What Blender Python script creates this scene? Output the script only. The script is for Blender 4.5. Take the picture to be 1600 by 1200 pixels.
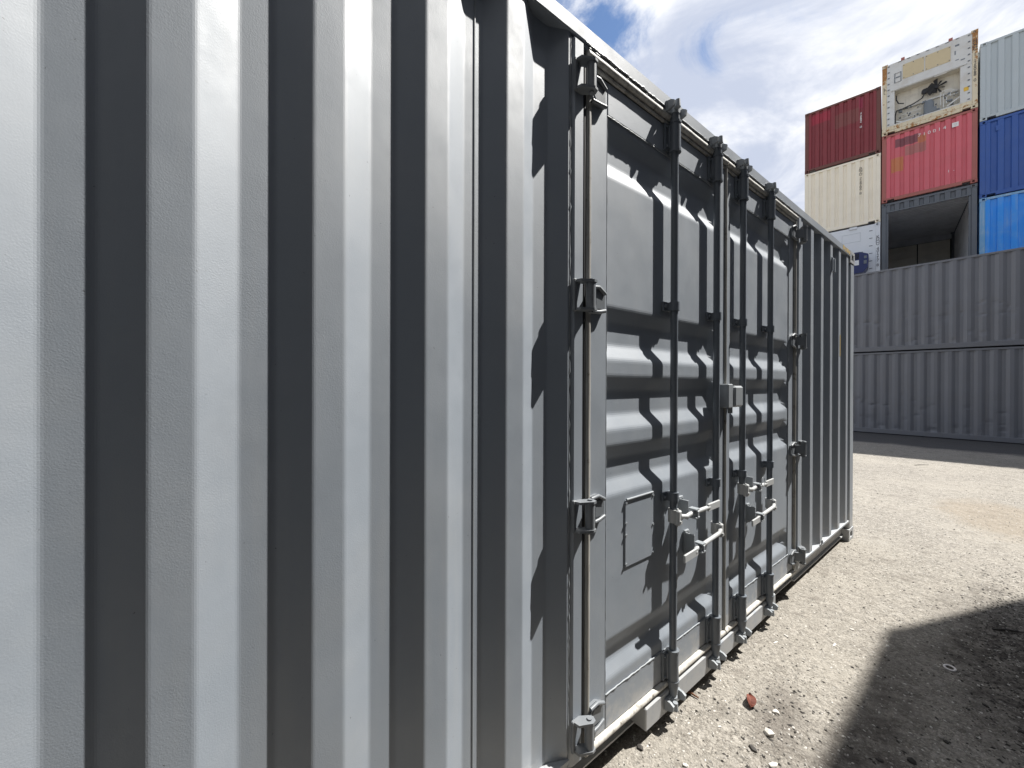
import bpy, bmesh, math, random
from mathutils import Vector, Matrix, noise as mnoise

for o in list(bpy.data.objects):
    bpy.data.objects.remove(o, do_unlink=True)
SC = bpy.context.scene
C = SC.collection
R = math.radians

# ------------------------------------------------------------------ camera
YAW, PITCH, ROLL = 0.89977, -0.00212, 0.00321
cam_d = bpy.data.cameras.new('camera')
cam = bpy.data.objects.new('camera', cam_d)
C.objects.link(cam)
fw = Vector((-math.sin(YAW) * math.cos(PITCH), math.cos(YAW) * math.cos(PITCH), math.sin(PITCH)))
rt = Vector((math.cos(YAW), math.sin(YAW), 0))
up = rt.cross(fw)
r2 = rt * math.cos(ROLL) + up * math.sin(ROLL)
u2 = up * math.cos(ROLL) - rt * math.sin(ROLL)
M = Matrix.Identity(4)
for i in range(3):
    M[i][0], M[i][1], M[i][2] = r2[i], u2[i], -fw[i]
M[0][3], M[1][3], M[2][3] = 0.97636, 0.82432, 1.56663
cam.matrix_world = M
cam_d.sensor_width = 36.0
cam_d.lens = 36.0 * 615.33 / 1600.0
cam_d.clip_start = 0.02
cam_d.clip_end = 2000.0
SC.camera = cam

# ------------------------------------------------------------------ sky, sun, exposure
SUN = Vector((0.42, 1.0, 1.56)).normalized()
ELEV = math.asin(SUN.z)
AZ = math.atan2(SUN.x, SUN.y)          # clockwise from +Y
world = bpy.data.worlds.new('World')
SC.world = world
world.use_nodes = True
wt = world.node_tree
wt.nodes.clear()


class NT:
    """small helper round a node tree"""
    def __init__(self, tree):
        self.t = tree

    def n(self, typ, **kw):
        nd = self.t.nodes.new(typ)
        for k, v in kw.items():
            setattr(nd, k, v)
        return nd

    def put(self, sock, v):
        if isinstance(v, bpy.types.NodeSocket):
            self.t.links.new(v, sock)
        elif v is not None:
            if isinstance(v, (tuple, list)) and len(v) == 3 and len(sock.default_value) == 4:
                v = (*v, 1)
            sock.default_value = v

    def math(self, op, a, b=None, c=None, clamp=False):
        nd = self.n('ShaderNodeMath', operation=op, use_clamp=clamp)
        for i, v in enumerate((a, b, c)):
            if v is not None:
                self.put(nd.inputs[i], v)
        return nd.outputs[0]

    def mix(self, f, a, b, blend='MIX'):
        nd = self.n('ShaderNodeMix', data_type='RGBA', blend_type=blend)
        self.put(nd.inputs[0], f)
        self.put(nd.inputs[6], a)
        self.put(nd.inputs[7], b)
        return nd.outputs[2]

    def noise(self, vec, scale, detail=4, rough=0.5, dist=0.0, lac=2.0):
        nd = self.n('ShaderNodeTexNoise')
        self.put(nd.inputs['Vector'], vec)
        nd.inputs['Scale'].default_value = scale
        nd.inputs['Detail'].default_value = detail
        nd.inputs['Roughness'].default_value = rough
        nd.inputs['Distortion'].default_value = dist
        nd.inputs['Lacunarity'].default_value = lac
        return nd.outputs[0]

    def vor(self, vec, scale, feature='F1', out=0):
        nd = self.n('ShaderNodeTexVoronoi', feature=feature)
        self.put(nd.inputs['Vector'], vec)
        nd.inputs['Scale'].default_value = scale
        return nd.outputs[out]

    def ramp(self, f, a, b, va=0.0, vb=1.0, smooth=True):
        nd = self.n('ShaderNodeMapRange', interpolation_type='SMOOTHSTEP' if smooth else 'LINEAR')
        self.put(nd.inputs[0], f)
        for i, v in zip((1, 2, 3, 4), (a, b, va, vb)):
            nd.inputs[i].default_value = v
        return nd.outputs[0]

    def mapv(self, vec, scale=(1, 1, 1), loc=(0, 0, 0), rot=(0, 0, 0)):
        nd = self.n('ShaderNodeMapping')
        self.put(nd.inputs[0], vec)
        nd.inputs['Location'].default_value = loc
        nd.inputs['Rotation'].default_value = rot
        nd.inputs['Scale'].default_value = scale
        return nd.outputs[0]

    def sep(self, vec):
        nd = self.n('ShaderNodeSeparateXYZ')
        self.put(nd.inputs[0], vec)
        return nd.outputs


CLOUD_OFF = (-11.125, 18.734, 0.0)
W = NT(wt)
sky = W.n('ShaderNodeTexSky', sky_type='NISHITA', sun_disc=False)
sky.sun_elevation = ELEV
sky.sun_rotation = AZ
sky.air_density = 1.0
sky.dust_density = 0.3
sky.altitude = 400.0
sky.ozone_density = 4.0
tc = W.n('ShaderNodeTexCoord')
sx, sy, sz = W.sep(tc.outputs['Generated'])
zc = W.math('ADD', W.math('MAXIMUM', sz, 0.0), 0.22)
cv = W.n('ShaderNodeCombineXYZ')
W.put(cv.inputs[0], W.math('DIVIDE', sx, zc))
W.put(cv.inputs[1], W.math('DIVIDE', sy, zc))
cp = W.mapv(cv.outputs[0], loc=CLOUD_OFF)
big = W.noise(cp, 0.62, 2, 0.5, 0.2)
fin = W.noise(cp, 2.8, 11, 0.63, 0.5)
dens = W.math('ADD', W.math('MULTIPLY', big, 0.72), W.math('MULTIPLY', fin, 0.36))
cmask = W.ramp(dens, 0.473, 0.548)
body = W.noise(W.mapv(cp, loc=(7.3, 2.2, 0)), 1.9, 9, 0.60, 0.7)
thick = W.math('ADD', W.math('MULTIPLY', dens, 0.62), W.math('MULTIPLY', body, 0.72))
shade = W.ramp(thick, 0.56, 0.82)
ccol = W.mix(shade, (9.0, 8.9, 8.7), (4.0, 4.4, 5.4))
skyc = W.mix(0.0, sky.outputs[0], (0, 0, 0))
wcol = W.mix(cmask, skyc, ccol)
bg = W.n('ShaderNodeBackground')
W.put(bg.inputs[0], wcol)
bg.inputs[1].default_value = 0.082
wo = W.n('ShaderNodeOutputWorld')
wt.links.new(bg.outputs[0], wo.inputs[0])

sun_d = bpy.data.lights.new('sun', 'SUN')
sun_d.energy = 5.0
sun_d.angle = R(0.53)
sun_d.color = (1.0, 0.97, 0.92)
sun = bpy.data.objects.new('sun', sun_d)
C.objects.link(sun)
sun.rotation_euler = SUN.to_track_quat('Z', 'Y').to_euler()
sun.location = (3, 10, 20)

SC.view_settings.view_transform = 'Standard'
SC.view_settings.look = 'None'
SC.view_settings.gamma = 1.0
SC.view_settings.exposure = 0.90
SC.view_settings.use_curve_mapping = False

# ------------------------------------------------------------------ mesh helpers
class MB:
    def __init__(self):
        self.v, self.f, self.s = [], [], []

    def add(self, vs, fs, smooth=False):
        k = len(self.v)
        self.v += [tuple(p) for p in vs]
        self.f += [tuple(i + k for i in f) for f in fs]
        self.s += [smooth] * len(fs)
        return self

    def box(self, x0, x1, y0, y1, z0, z1, b=0.003, mat=None):
        c = ((x0 + x1) / 2, (y0 + y1) / 2, (z0 + z1) / 2)
        h = (abs(x1 - x0) / 2, abs(y1 - y0) / 2, abs(z1 - z0) / 2)
        b = min(b, *(0.45 * q for q in h))
        sg = [(a, d, e) for a in (-1, 1) for d in (-1, 1) for e in (-1, 1)]
        vs, ix = [], {}
        for s in sg:
            for ax in range(3):
                p = [s[i] * (h[i] if i == ax else h[i] - b) for i in range(3)]
                ix[(s, ax)] = len(vs)
                vs.append([p[i] + c[i] for i in range(3)])
        fs = []
        for ax in range(3):
            a1, a2 = (ax + 1) % 3, (ax + 2) % 3
            for sd in (-1, 1):
                def S(p, q):
                    t = [0, 0, 0]; t[ax] = sd; t[a1] = p; t[a2] = q
                    return tuple(t)
                q = [ix[(S(-1, -1), ax)], ix[(S(1, -1), ax)], ix[(S(1, 1), ax)], ix[(S(-1, 1), ax)]]
                fs.append(q if sd > 0 else q[::-1])
            for p in (-1, 1):          # edges parallel to ax
                for q_ in (-1, 1):
                    def T(e):
                        t = [0, 0, 0]; t[ax] = e; t[a1] = p; t[a2] = q_
                        return tuple(t)
                    q = [ix[(T(-1), a1)], ix[(T(1), a1)], ix[(T(1), a2)], ix[(T(-1), a2)]]
                    fs.append(q)
        for s in sg:
            fs.append([ix[(s, 0)], ix[(s, 1)], ix[(s, 2)]])
        if mat is not None:
            vs = [mat @ Vector(p) for p in vs]
        return self.add(vs, fs)

    def cyl(self, p0, p1, r0, r1=None, n=14, smooth=True, cap=True):
        r1 = r0 if r1 is None else r1
        p0, p1 = Vector(p0), Vector(p1)
        d = (p1 - p0).normalized()
        a = d.orthogonal().normalized()
        b = d.cross(a)
        vs = []
        for p, r in ((p0, r0), (p1, r1)):
            for i in range(n):
                t = 2 * math.pi * i / n
                vs.append(p + (a * math.cos(t) + b * math.sin(t)) * r)
        self.add(vs, [(i, (i + 1) % n, n + (i + 1) % n, n + i) for i in range(n)], smooth)
        if cap:
            self.add(vs, [tuple(range(n - 1, -1, -1)), tuple(range(n, 2 * n))], False)
        return self

    def tube(self, pts, r, n=8, smooth=True, closed=False):
        pts = [Vector(p) for p in pts]
        rs = r if isinstance(r, (list, tuple)) else [r] * len(pts)
        vs = []
        m = len(pts)
        a = None
        for i, p in enumerate(pts):
            if closed:
                d = pts[(i + 1) % m] - pts[i - 1]
            else:
                d = pts[min(i + 1, m - 1)] - pts[max(i - 1, 0)]
            d.normalize()
            if a is None:
                a = d.orthogonal().normalized()
            else:
                a = (a - d * a.dot(d)).normalized()
            b = d.cross(a)
            for k in range(n):
                t = 2 * math.pi * k / n
                vs.append(p + (a * math.cos(t) + b * math.sin(t)) * rs[i])
        fs = []
        for i in range(m if closed else m - 1):
            j = (i + 1) % m
            for k in range(n):
                l = (k + 1) % n
                fs.append((i * n + k, i * n + l, j * n + l, j * n + k))
        self.add(vs, fs, smooth)
        if not closed:
            self.add(vs[:n] + vs[-n:], [tuple(range(n - 1, -1, -1)), tuple(range(n, 2 * n))], False)
        return self

    def prism(self, poly, axis, a, b):
        """poly: 2D outline; axis 0/1/2 extruded from a to b; 2D = the other two axes in order"""
        def P(q, t):
            o = [0, 0, 0]
            o[axis] = t
            r = [i for i in range(3) if i != axis]
            o[r[0]], o[r[1]] = q
            return o
        n = len(poly)
        vs = [P(q, a) for q in poly] + [P(q, b) for q in poly]
        fs = [tuple(range(n - 1, -1, -1)), tuple(range(n, 2 * n))]
        fs += [(i, (i + 1) % n, n + (i + 1) % n, n + i) for i in range(n)]
        return self.add(vs, fs)

    def strip(self, prof, axis_pts, place, smooth=False):
        """sheet: profile points x a list of stations, place(profile point, station) -> xyz"""
        n, m = len(prof), len(axis_pts)
        vs = [place(p, t) for t in axis_pts for p in prof]
        fs = [(j * n + i, j * n + i + 1, (j + 1) * n + i + 1, (j + 1) * n + i)
              for j in range(m - 1) for i in range(n - 1)]
        return self.add(vs, fs, smooth)

    def objs(self, name, mat, parent=None):
        """one object for every separate piece (connected by vertex index or, for caps, by position)"""
        par = {}
        def find(a):
            while par[a] != a:
                par[a] = par[par[a]]
                a = par[a]
            return a
        key = {}
        for i, p in enumerate(self.v):
            par[i] = i
            k = tuple(round(c, 5) for c in p)
            if k in key:
                par[find(i)] = find(key[k])
            key[k] = i
        for f in self.f:
            for a in f[1:]:
                par[find(a)] = find(f[0])
        groups = {}
        for n, f in enumerate(self.f):
            groups.setdefault(find(f[0]), []).append(n)
        out = []
        for fl in groups.values():
            m, ix = MB(), {}
            for n in fl:
                for a in self.f[n]:
                    if a not in ix:
                        ix[a] = len(m.v)
                        m.v.append(self.v[a])
                m.f.append(tuple(ix[a] for a in self.f[n]))
                m.s.append(self.s[n])
            out.append(m.obj(name, mat, parent))
        return out

    def mesh(self, name, recalc=True):
        me = bpy.data.meshes.new(name)
        me.from_pydata(self.v, [], self.f)
        me.polygons.foreach_set('use_smooth', self.s)
        me.update()
        if recalc:
            bm = bmesh.new()
            bm.from_mesh(me)
            bmesh.ops.recalc_face_normals(bm, faces=bm.faces)
            bm.to_mesh(me)
            bm.free()
        return me

    def obj(self, name, mat, parent=None, recalc=True, solid=0.0):
        o = bpy.data.objects.new(name, self.mesh(name, recalc))
        o.data.materials.append(mat)
        C.objects.link(o)
        o.parent = parent
        if solid:
            md = o.modifiers.new('thickness', 'SOLIDIFY')
            md.thickness = solid
            md.offset = 0
        return o


def tag(o, label=None, cat=None, group=None, kind=None):
    if label: o['label'] = label
    if cat: o['category'] = cat
    if group: o['group'] = group
    if kind: o['kind'] = kind
    return o


def empty(name, loc=(0, 0, 0), rz=0.0):
    o = bpy.data.objects.new(name, None)
    o.empty_display_size = 0.2
    o.location = loc
    o.rotation_euler = (0, 0, rz)
    C.objects.link(o)
    return o


def share(src, name, parent, loc=(0, 0, 0), rot=(0, 0, 0), scale=(1, 1, 1)):
    o = bpy.data.objects.new(name, src.data)
    C.objects.link(o)
    o.parent = parent
    o.location, o.rotation_euler, o.scale = loc, rot, scale
    for m in src.modifiers:
        q = o.modifiers.new(m.name, m.type)
        q.thickness, q.offset = m.thickness, m.offset
    return o


def fillet(pts, r=0.008, n=3):
    out = [pts[0]]
    for i in range(1, len(pts) - 1):
        a, b, c = (Vector(pts[k]) for k in (i - 1, i, i + 1))
        d0, d1 = (a - b), (c - b)
        l = min(r, d0.length * 0.45, d1.length * 0.45)
        p0, p1 = b + d0.normalized() * l, b + d1.normalized() * l
        for k in range(n + 1):
            t = k / n
            q = p0 * (1 - t) ** 2 + b * 2 * t * (1 - t) + p1 * t * t
            out.append((q.x, q.y))
    out.append(pts[-1])
    return out


# ------------------------------------------------------------------ materials
MAT = {}


def principled(name):
    m = bpy.data.materials.new(name)
    m.use_nodes = True
    t = m.node_tree
    t.nodes.clear()
    N = NT(t)
    b = N.n('ShaderNodeBsdfPrincipled')
    o = N.n('ShaderNodeOutputMaterial')
    t.links.new(b.outputs[0], o.inputs[0])
    tcn = N.n('ShaderNodeTexCoord')
    return m, N, b, tcn.outputs['Object']


def rect(N, oc, x0, x1, z0, z1, soft=0.01, wob=0.0):
    """mask of a rectangle in object x/z, with a slightly ragged edge"""
    if wob:
        w = N.noise(oc, 9.0, 3)
        w = N.math('MULTIPLY', N.math('SUBTRACT', w, 0.5), wob)
    x, y, z = N.sep(oc)
    if wob:
        x = N.math('ADD', x, w); z = N.math('ADD', z, w)
    a = N.math('MULTIPLY', N.ramp(x, x0 - soft, x0 + soft), N.ramp(x, x1 - soft, x1 + soft, 1, 0))
    c = N.math('MULTIPLY', N.ramp(z, z0 - soft, z0 + soft), N.ramp(z, z1 - soft, z1 + soft, 1, 0))
    return N.math('MULTIPLY', a, c)


def paint(name, col, rough=0.45, var=0.08, peel=0.25, peel_scale=330, wave=0.0, dust=0.0, dust_col=(0.5, 0.47, 0.42),
          rust=0.0, patches=(), streak=0.0, specks=0.0, spec=0.5, coat=0.0, rustz=None, ior=1.5, splash=0.0):
    m, N, b, oc = principled(name)
    dark = tuple(c * (1 - var) for c in col)
    lite = tuple(min(1, c * (1 + var)) for c in col)
    c = N.mix(N.noise(oc, 1.7, 6, 0.6), dark, lite)
    for (x0, x1, z0, z1, pc, am) in patches:
        c = N.mix(N.math('MULTIPLY', rect(N, oc, x0, x1, z0, z1, 0.012, 0.02), am), c, pc)
    if streak:
        st = N.noise(N.mapv(oc, scale=(14, 14, 0.7)), 1.0, 5, 0.6)
        c = N.mix(N.ramp(st, 0.5, 0.75, 0, streak), c, dust_col)
    if dust:
        d = N.ramp(N.noise(oc, 2.3, 8, 0.65), 0.42, 0.75, 0, dust)
        c = N.mix(d, c, dust_col)
    if splash:                      # dried mud thrown up along the foot
        z = N.sep(oc)[2]
        sm = N.math('ADD', N.ramp(z, 0.05, 0.60, 0.34, -0.2), N.noise(oc, 13, 8, 0.7))
        c = N.mix(N.ramp(sm, 0.62, 0.82, 0, splash), c, dust_col)
    rmask = None
    if rust:
        rn = N.noise(oc, 7.0, 9, 0.68)
        if rustz:
            z = N.sep(oc)[2]
            g = N.math('MAXIMUM', N.ramp(z, rustz[0], rustz[1], 0, 0.28), N.ramp(z, 0.0, 0.5, 0.1, 0.0))
            rn = N.math('ADD', rn, g)
        rmask = N.ramp(rn, 0.72 - rust * 0.2, 0.80 - rust * 0.2)
        c = N.mix(rmask, c, N.mix(N.noise(oc, 25, 4), (0.22, 0.085, 0.03), (0.50, 0.27, 0.10)))
    if specks:
        sp = N.ramp(N.noise(oc, 75, 3, 0.7), 0.715, 0.75, 0, specks)
        c = N.mix(sp, c, (0.03, 0.03, 0.03))
    N.put(b.inputs['Base Color'], c)
    rr = N.ramp(N.noise(oc, 6.0, 6, 0.65), 0.3, 0.7, rough - 0.06, rough + 0.07)
    if rmask is not None:
        rr = N.math('ADD', rr, N.math('MULTIPLY', rmask, 0.3), clamp=True)
    N.put(b.inputs['Roughness'], rr)
    b.inputs['Specular IOR Level'].default_value = spec
    b.inputs['IOR'].default_value = ior
    if coat:
        b.inputs['Coat Weight'].default_value = coat
        b.inputs['Coat Roughness'].default_value = 0.35
    h = N.noise(oc, peel_scale, 2, 0.5)
    h = N.math('MULTIPLY', h, N.ramp(N.noise(oc, 4.0, 4, 0.6), 0.3, 0.7, 0.25, 1.0))
    bp = N.n('ShaderNodeBump')
    bp.inputs['Strength'].default_value = peel
    bp.inputs['Distance'].default_value = 0.0012
    N.put(bp.inputs['Height'], h)
    nrm = bp.outputs[0]
    if wave:
        b2 = N.n('ShaderNodeBump')
        b2.inputs['Strength'].default_value = 1.0
        b2.inputs['Distance'].default_value = wave
        N.put(b2.inputs['Height'], N.noise(N.mapv(oc, scale=(1, 1, 0.55)), 5.0, 3, 0.5))
        N.put(b2.inputs['Normal'], nrm)
        nrm = b2.outputs[0]
    N.put(b.inputs['Normal'], nrm)
    MAT[name] = m
    return m


GREY = (0.308, 0.350, 0.402)
paint('charcoal', tuple(c * 0.74 for c in GREY), rough=0.60, ior=1.72, splash=0.35, var=0.07, peel=0.30, wave=0.0018, dust=0.10, streak=0.08, specks=0.8, spec=1.0)
paint('charcoal_hardware', (0.258, 0.278, 0.296), rough=0.45, var=0.07, peel=0.25, dust=0.12, specks=0.4)
paint('hinge_grey', (0.165, 0.178, 0.192), rough=0.45, var=0.1, peel=0.3, dust=0.15, specks=0.5, rust=0.06)
paint('handle_metal', (0.46, 0.47, 0.47), rough=0.42, var=0.12, peel=0.3, dust=0.2, dust_col=(0.3, 0.27, 0.23), specks=0.6)
paint('charcoal_bar', tuple(c * 0.42 for c in GREY), rough=0.36, var=0.1, peel=0.2, dust=0.1, specks=0.4)
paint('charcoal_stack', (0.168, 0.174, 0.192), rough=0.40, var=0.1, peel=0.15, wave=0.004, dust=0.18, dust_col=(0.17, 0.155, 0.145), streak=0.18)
paint('charcoal_alley', (0.06, 0.062, 0.068), rough=0.5, var=0.1, dust=0.1)
paint('charcoal_open', (0.10, 0.11, 0.125), rough=0.5, var=0.1, dust=0.15, dust_col=(0.2, 0.18, 0.16))
paint('interior_grey', (0.62, 0.62, 0.63), rough=0.6, var=0.12, dust=0.25, dust_col=(0.10, 0.085, 0.06))
paint('door_olive', (0.78, 0.72, 0.61), rough=0.6, var=0.12, dust=0.2, dust_col=(0.12, 0.10, 0.07))
paint('black_void', (0.008, 0.008, 0.009), rough=0.8, var=0.1)
paint('cream', (0.88, 0.80, 0.65), rough=0.5, var=0.06, dust=0.12, dust_col=(0.45, 0.38, 0.28), rust=0.12)
paint('white_reefer', (0.70, 0.72, 0.74), rough=0.45, var=0.04, dust=0.1, dust_col=(0.5, 0.5, 0.5))
paint('dark_red', (0.21, 0.028, 0.034), rough=0.55, var=0.12, dust=0.18, dust_col=(0.2, 0.07, 0.06), rust=0.1,
      patches=((-0.98, -0.35, 2.0, 2.40, (0.36, 0.02, 0.045), 0.75), (-0.2, 0.55, 1.52, 2.08, (0.20, 0.075, 0.06), 0.6),
               (0.56, 0.67, 2.02, 2.44, (0.30, 0.02, 0.06), 0.8)))
paint('dark_red_frame', (0.145, 0.052, 0.04), rough=0.6, var=0.15, rust=0.35, dust=0.2, dust_col=(0.1, 0.07, 0.05))
paint('rose_red', (0.60, 0.125, 0.15), rough=0.55, var=0.08, dust=0.18, dust_col=(0.42, 0.14, 0.12), rust=0.16,
      patches=((-0.85, -0.22, 2.02, 2.34, (0.13, 0.05, 0.06), 0.85), (-0.24, -0.02, 1.97, 2.25, (0.48, 0.19, 0.055), 0.7),
               (-0.58, -0.02, 1.62, 1.97, (0.27, 0.16, 0.12), 0.6), (-0.96, -0.62, 1.10, 1.64, (0.52, 0.21, 0.055), 0.75)))
paint('rose_frame', (0.36, 0.12, 0.10), rough=0.65, var=0.15, rust=0.42)
paint('navy_blue', (0.030, 0.090, 0.32), rough=0.5, var=0.1, dust=0.12, dust_col=(0.12, 0.15, 0.2))
paint('sky_blue', (0.022, 0.27, 0.80), rough=0.5, var=0.08, dust=0.25, dust_col=(0.35, 0.45, 0.55), streak=0.35)
paint('sky_blue_frame', (0.14, 0.33, 0.55), rough=0.55, var=0.1, dust=0.6, dust_col=(0.5, 0.55, 0.6), streak=0.5)
paint('pale_grey', (0.44, 0.49, 0.51), rough=0.5, var=0.06, dust=0.15, dust_col=(0.4, 0.4, 0.38))
paint('reefer_frame', (0.66, 0.58, 0.42), rough=0.6, var=0.08, rust=0.62, rustz=(1.4, 2.75), streak=0.55, dust_col=(0.50, 0.30, 0.14))
paint('reefer_panel', (0.62, 0.62, 0.60), rough=0.5, var=0.08, dust=0.55, dust_col=(0.45, 0.40, 0.33), streak=0.2)
paint('reefer_beige', (0.58, 0.48, 0.30), rough=0.55, var=0.08, dust=0.2, dust_col=(0.35, 0.28, 0.18))
paint('reefer_inner', (0.66, 0.62, 0.53), rough=0.6, var=0.12, dust=0.45, dust_col=(0.25, 0.22, 0.18), streak=0.4)
paint('black_rubber', (0.012, 0.012, 0.013), rough=0.6, var=0.2)
paint('machine_grey', (0.16, 0.18, 0.20), rough=0.5, var=0.2, dust=0.3, dust_col=(0.1, 0.09, 0.08))
paint('genset_blue', (0.012, 0.022, 0.105), rough=0.4, var=0.1)
paint('sticker_white', (0.75, 0.75, 0.75), rough=0.5, var=0.04)
paint('sticker_yellow', (0.70, 0.44, 0.05), rough=0.5, var=0.08)
paint('tape_yellow', (0.62, 0.45, 0.17), rough=0.5, var=0.12, dust=0.5, dust_col=(0.55, 0.5, 0.4))
paint('letter_white', (0.75, 0.72, 0.70), rough=0.6, var=0.06)
paint('letter_dark', (0.06, 0.06, 0.065), rough=0.6, var=0.1)
paint('letter_grey', (0.16, 0.14, 0.11), rough=0.6, var=0.1)
paint('stone_white', (0.62, 0.59, 0.54), rough=0.9, var=0.12, peel=0.6, peel_scale=120)
paint('stone_dark', (0.055, 0.05, 0.045), rough=0.9, var=0.2, peel=0.6, peel_scale=120)
paint('stone_grey', (0.30, 0.28, 0.25), rough=0.9, var=0.2, peel=0.6, peel_scale=120)
paint('leaf_brown', (0.15, 0.042, 0.025), rough=0.6, var=0.2)
paint('twig_brown', (0.16, 0.07, 0.035), rough=0.8, var=0.2)
paint('washer_white', (0.72, 0.68, 0.66), rough=0.4, var=0.03)


def rubber(name='gasket', k=1.0):
    m, N, b, oc = principled(name)
    w = N.noise(N.mapv(oc, scale=(40, 40, 2.2)), 1.0, 6, 0.7)
    w2 = N.noise(oc, 14.0, 7, 0.7)
    c = N.mix(N.ramp(w, 0.38, 0.62), tuple(k * q for q in (0.45, 0.43, 0.39)), tuple(k * q for q in (0.62, 0.60, 0.55)))
    c = N.mix(N.ramp(w2, 0.55, 0.68), c, (0.16, 0.145, 0.12))
    N.put(b.inputs['Base Color'], c)
    b.inputs['Roughness'].default_value = 0.6
    bp = N.n('ShaderNodeBump')
    bp.inputs['Strength'].default_value = 0.5
    bp.inputs['Distance'].default_value = 0.002
    N.put(bp.inputs['Height'], w2)
    N.put(b.inputs['Normal'], bp.outputs[0])
    MAT[name] = m


rubber()
rubber('gasket_worn', 0.62)


def ground_mat():
    m, N, b, oc = principled('gravel_ground')
    x, y, z = N.sep(oc)
    # aggregate of pale and dark grit, several sizes
    v1 = N.vor(oc, 95, 'F1', 1)
    v2 = N.vor(oc, 210, 'F1', 1)
    vs1 = N.sep(v1)[0]
    vs2 = N.sep(v2)[1]
    grit = N.math('ADD', N.math('MULTIPLY', vs1, 0.5), N.math('MULTIPLY', vs2, 0.5))
    c = N.mix(N.ramp(grit, 0.15, 0.9, 0, 1, False), (0.110, 0.100, 0.085), (0.385, 0.355, 0.310))
    v3 = N.sep(N.vor(oc, 38, 'F1', 1))[2]
    c = N.mix(N.ramp(v3, 0.0, 1.0, 0.0, 0.55, False), c, N.mix(N.sep(N.vor(oc, 38, 'F1', 1))[0], (0.17, 0.158, 0.138), (0.40, 0.375, 0.335)))
    lo = N.noise(oc, 0.8, 8, 0.62)
    c = N.mix(N.ramp(lo, 0.40, 0.66, 0.0, 0.4), c, (0.34, 0.314, 0.27))
    mid = N.noise(oc, 5.0, 8, 0.68, 0.3)
    c = N.mix(N.ramp(mid, 0.52, 0.70, 0, 0.55), c, (0.115, 0.100, 0.085))
    # white limestone specks
    sp = N.ramp(N.vor(oc, 34, 'F1', 0), 0.10, 0.16, 1, 0)
    sk = N.ramp(N.noise(oc, 3.1, 3), 0.5, 0.62)
    c = N.mix(N.math('MULTIPLY', N.math('MULTIPLY', sp, sk), 0.8), c, (0.60, 0.57, 0.51))
    # tan sand spill
    def blob(px, py, rx, ry, ang, lo_, hi_, wob=0.5, sc=2.2):
        nd = N.mapv(oc, loc=(0, 0, 0))
        sub = N.n('ShaderNodeVectorMath', operation='SUBTRACT')
        N.put(sub.inputs[0], oc); sub.inputs[1].default_value = (px, py, 0)
        q = N.mapv(sub.outputs[0], rot=(0, 0, -ang))
        q = N.mapv(q, scale=(1 / rx, 1 / ry, 0))
        ln = N.n('ShaderNodeVectorMath', operation='LENGTH')
        N.put(ln.inputs[0], q)
        d = N.math('ADD', ln.outputs['Value'], N.math('MULTIPLY', N.math('SUBTRACT', N.noise(oc, sc, 7, 0.65), 0.5), wob))
        return N.ramp(d, lo_, hi_, 1, 0)
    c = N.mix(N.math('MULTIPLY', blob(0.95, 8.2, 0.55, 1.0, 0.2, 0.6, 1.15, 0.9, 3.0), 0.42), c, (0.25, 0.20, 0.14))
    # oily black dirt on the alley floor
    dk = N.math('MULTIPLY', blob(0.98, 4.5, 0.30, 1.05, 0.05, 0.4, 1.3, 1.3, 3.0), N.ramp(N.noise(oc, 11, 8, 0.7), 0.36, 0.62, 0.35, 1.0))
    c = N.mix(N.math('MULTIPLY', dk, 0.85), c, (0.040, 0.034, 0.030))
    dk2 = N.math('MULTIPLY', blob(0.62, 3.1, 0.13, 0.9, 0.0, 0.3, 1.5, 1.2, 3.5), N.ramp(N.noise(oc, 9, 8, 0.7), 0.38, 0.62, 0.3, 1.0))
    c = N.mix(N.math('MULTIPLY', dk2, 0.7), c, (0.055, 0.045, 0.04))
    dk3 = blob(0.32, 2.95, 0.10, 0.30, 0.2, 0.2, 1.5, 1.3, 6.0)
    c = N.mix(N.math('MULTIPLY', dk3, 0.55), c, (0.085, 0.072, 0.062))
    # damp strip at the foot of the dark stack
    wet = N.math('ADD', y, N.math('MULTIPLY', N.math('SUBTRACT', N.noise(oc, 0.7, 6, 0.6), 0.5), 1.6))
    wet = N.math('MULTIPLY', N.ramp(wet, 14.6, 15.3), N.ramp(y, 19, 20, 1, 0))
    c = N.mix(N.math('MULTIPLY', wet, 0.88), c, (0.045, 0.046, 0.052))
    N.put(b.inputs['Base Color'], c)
    b.inputs['Roughness'].default_value = 0.92
    b.inputs['Specular IOR Level'].default_value = 0.25
    bp = N.n('ShaderNodeBump')
    bp.inputs['Strength'].default_value = 0.9
    bp.inputs['Distance'].default_value = 0.006
    hh = N.math('SUBTRACT', 1.0, N.vor(oc, 95, 'F1', 0))
    hh = N.math('ADD', N.math('MULTIPLY', hh, 0.5), N.math('MULTIPLY', N.noise(oc, 60, 6, 0.75), 0.9))
    N.put(bp.inputs['Height'], hh)
    b2 = N.n('ShaderNodeBump')
    b2.inputs['Strength'].default_value = 0.8
    b2.inputs['Distance'].default_value = 0.03
    N.put(b2.inputs['Height'], N.noise(oc, 5.0, 5, 0.6))
    N.put(b2.inputs['Normal'], bp.outputs[0])
    N.put(b.inputs['Normal'], b2.outputs[0])
    MAT['gravel_ground'] = m


ground_mat()

# ------------------------------------------------------------------ ground
g = MB()
g.add([(-600, -600, 0), (600, -600, 0), (600, 600, 0), (-600, 600, 0)], [(0, 1, 2, 3)])
tag(g.obj('ground', MAT['gravel_ground']), kind='structure')


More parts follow.
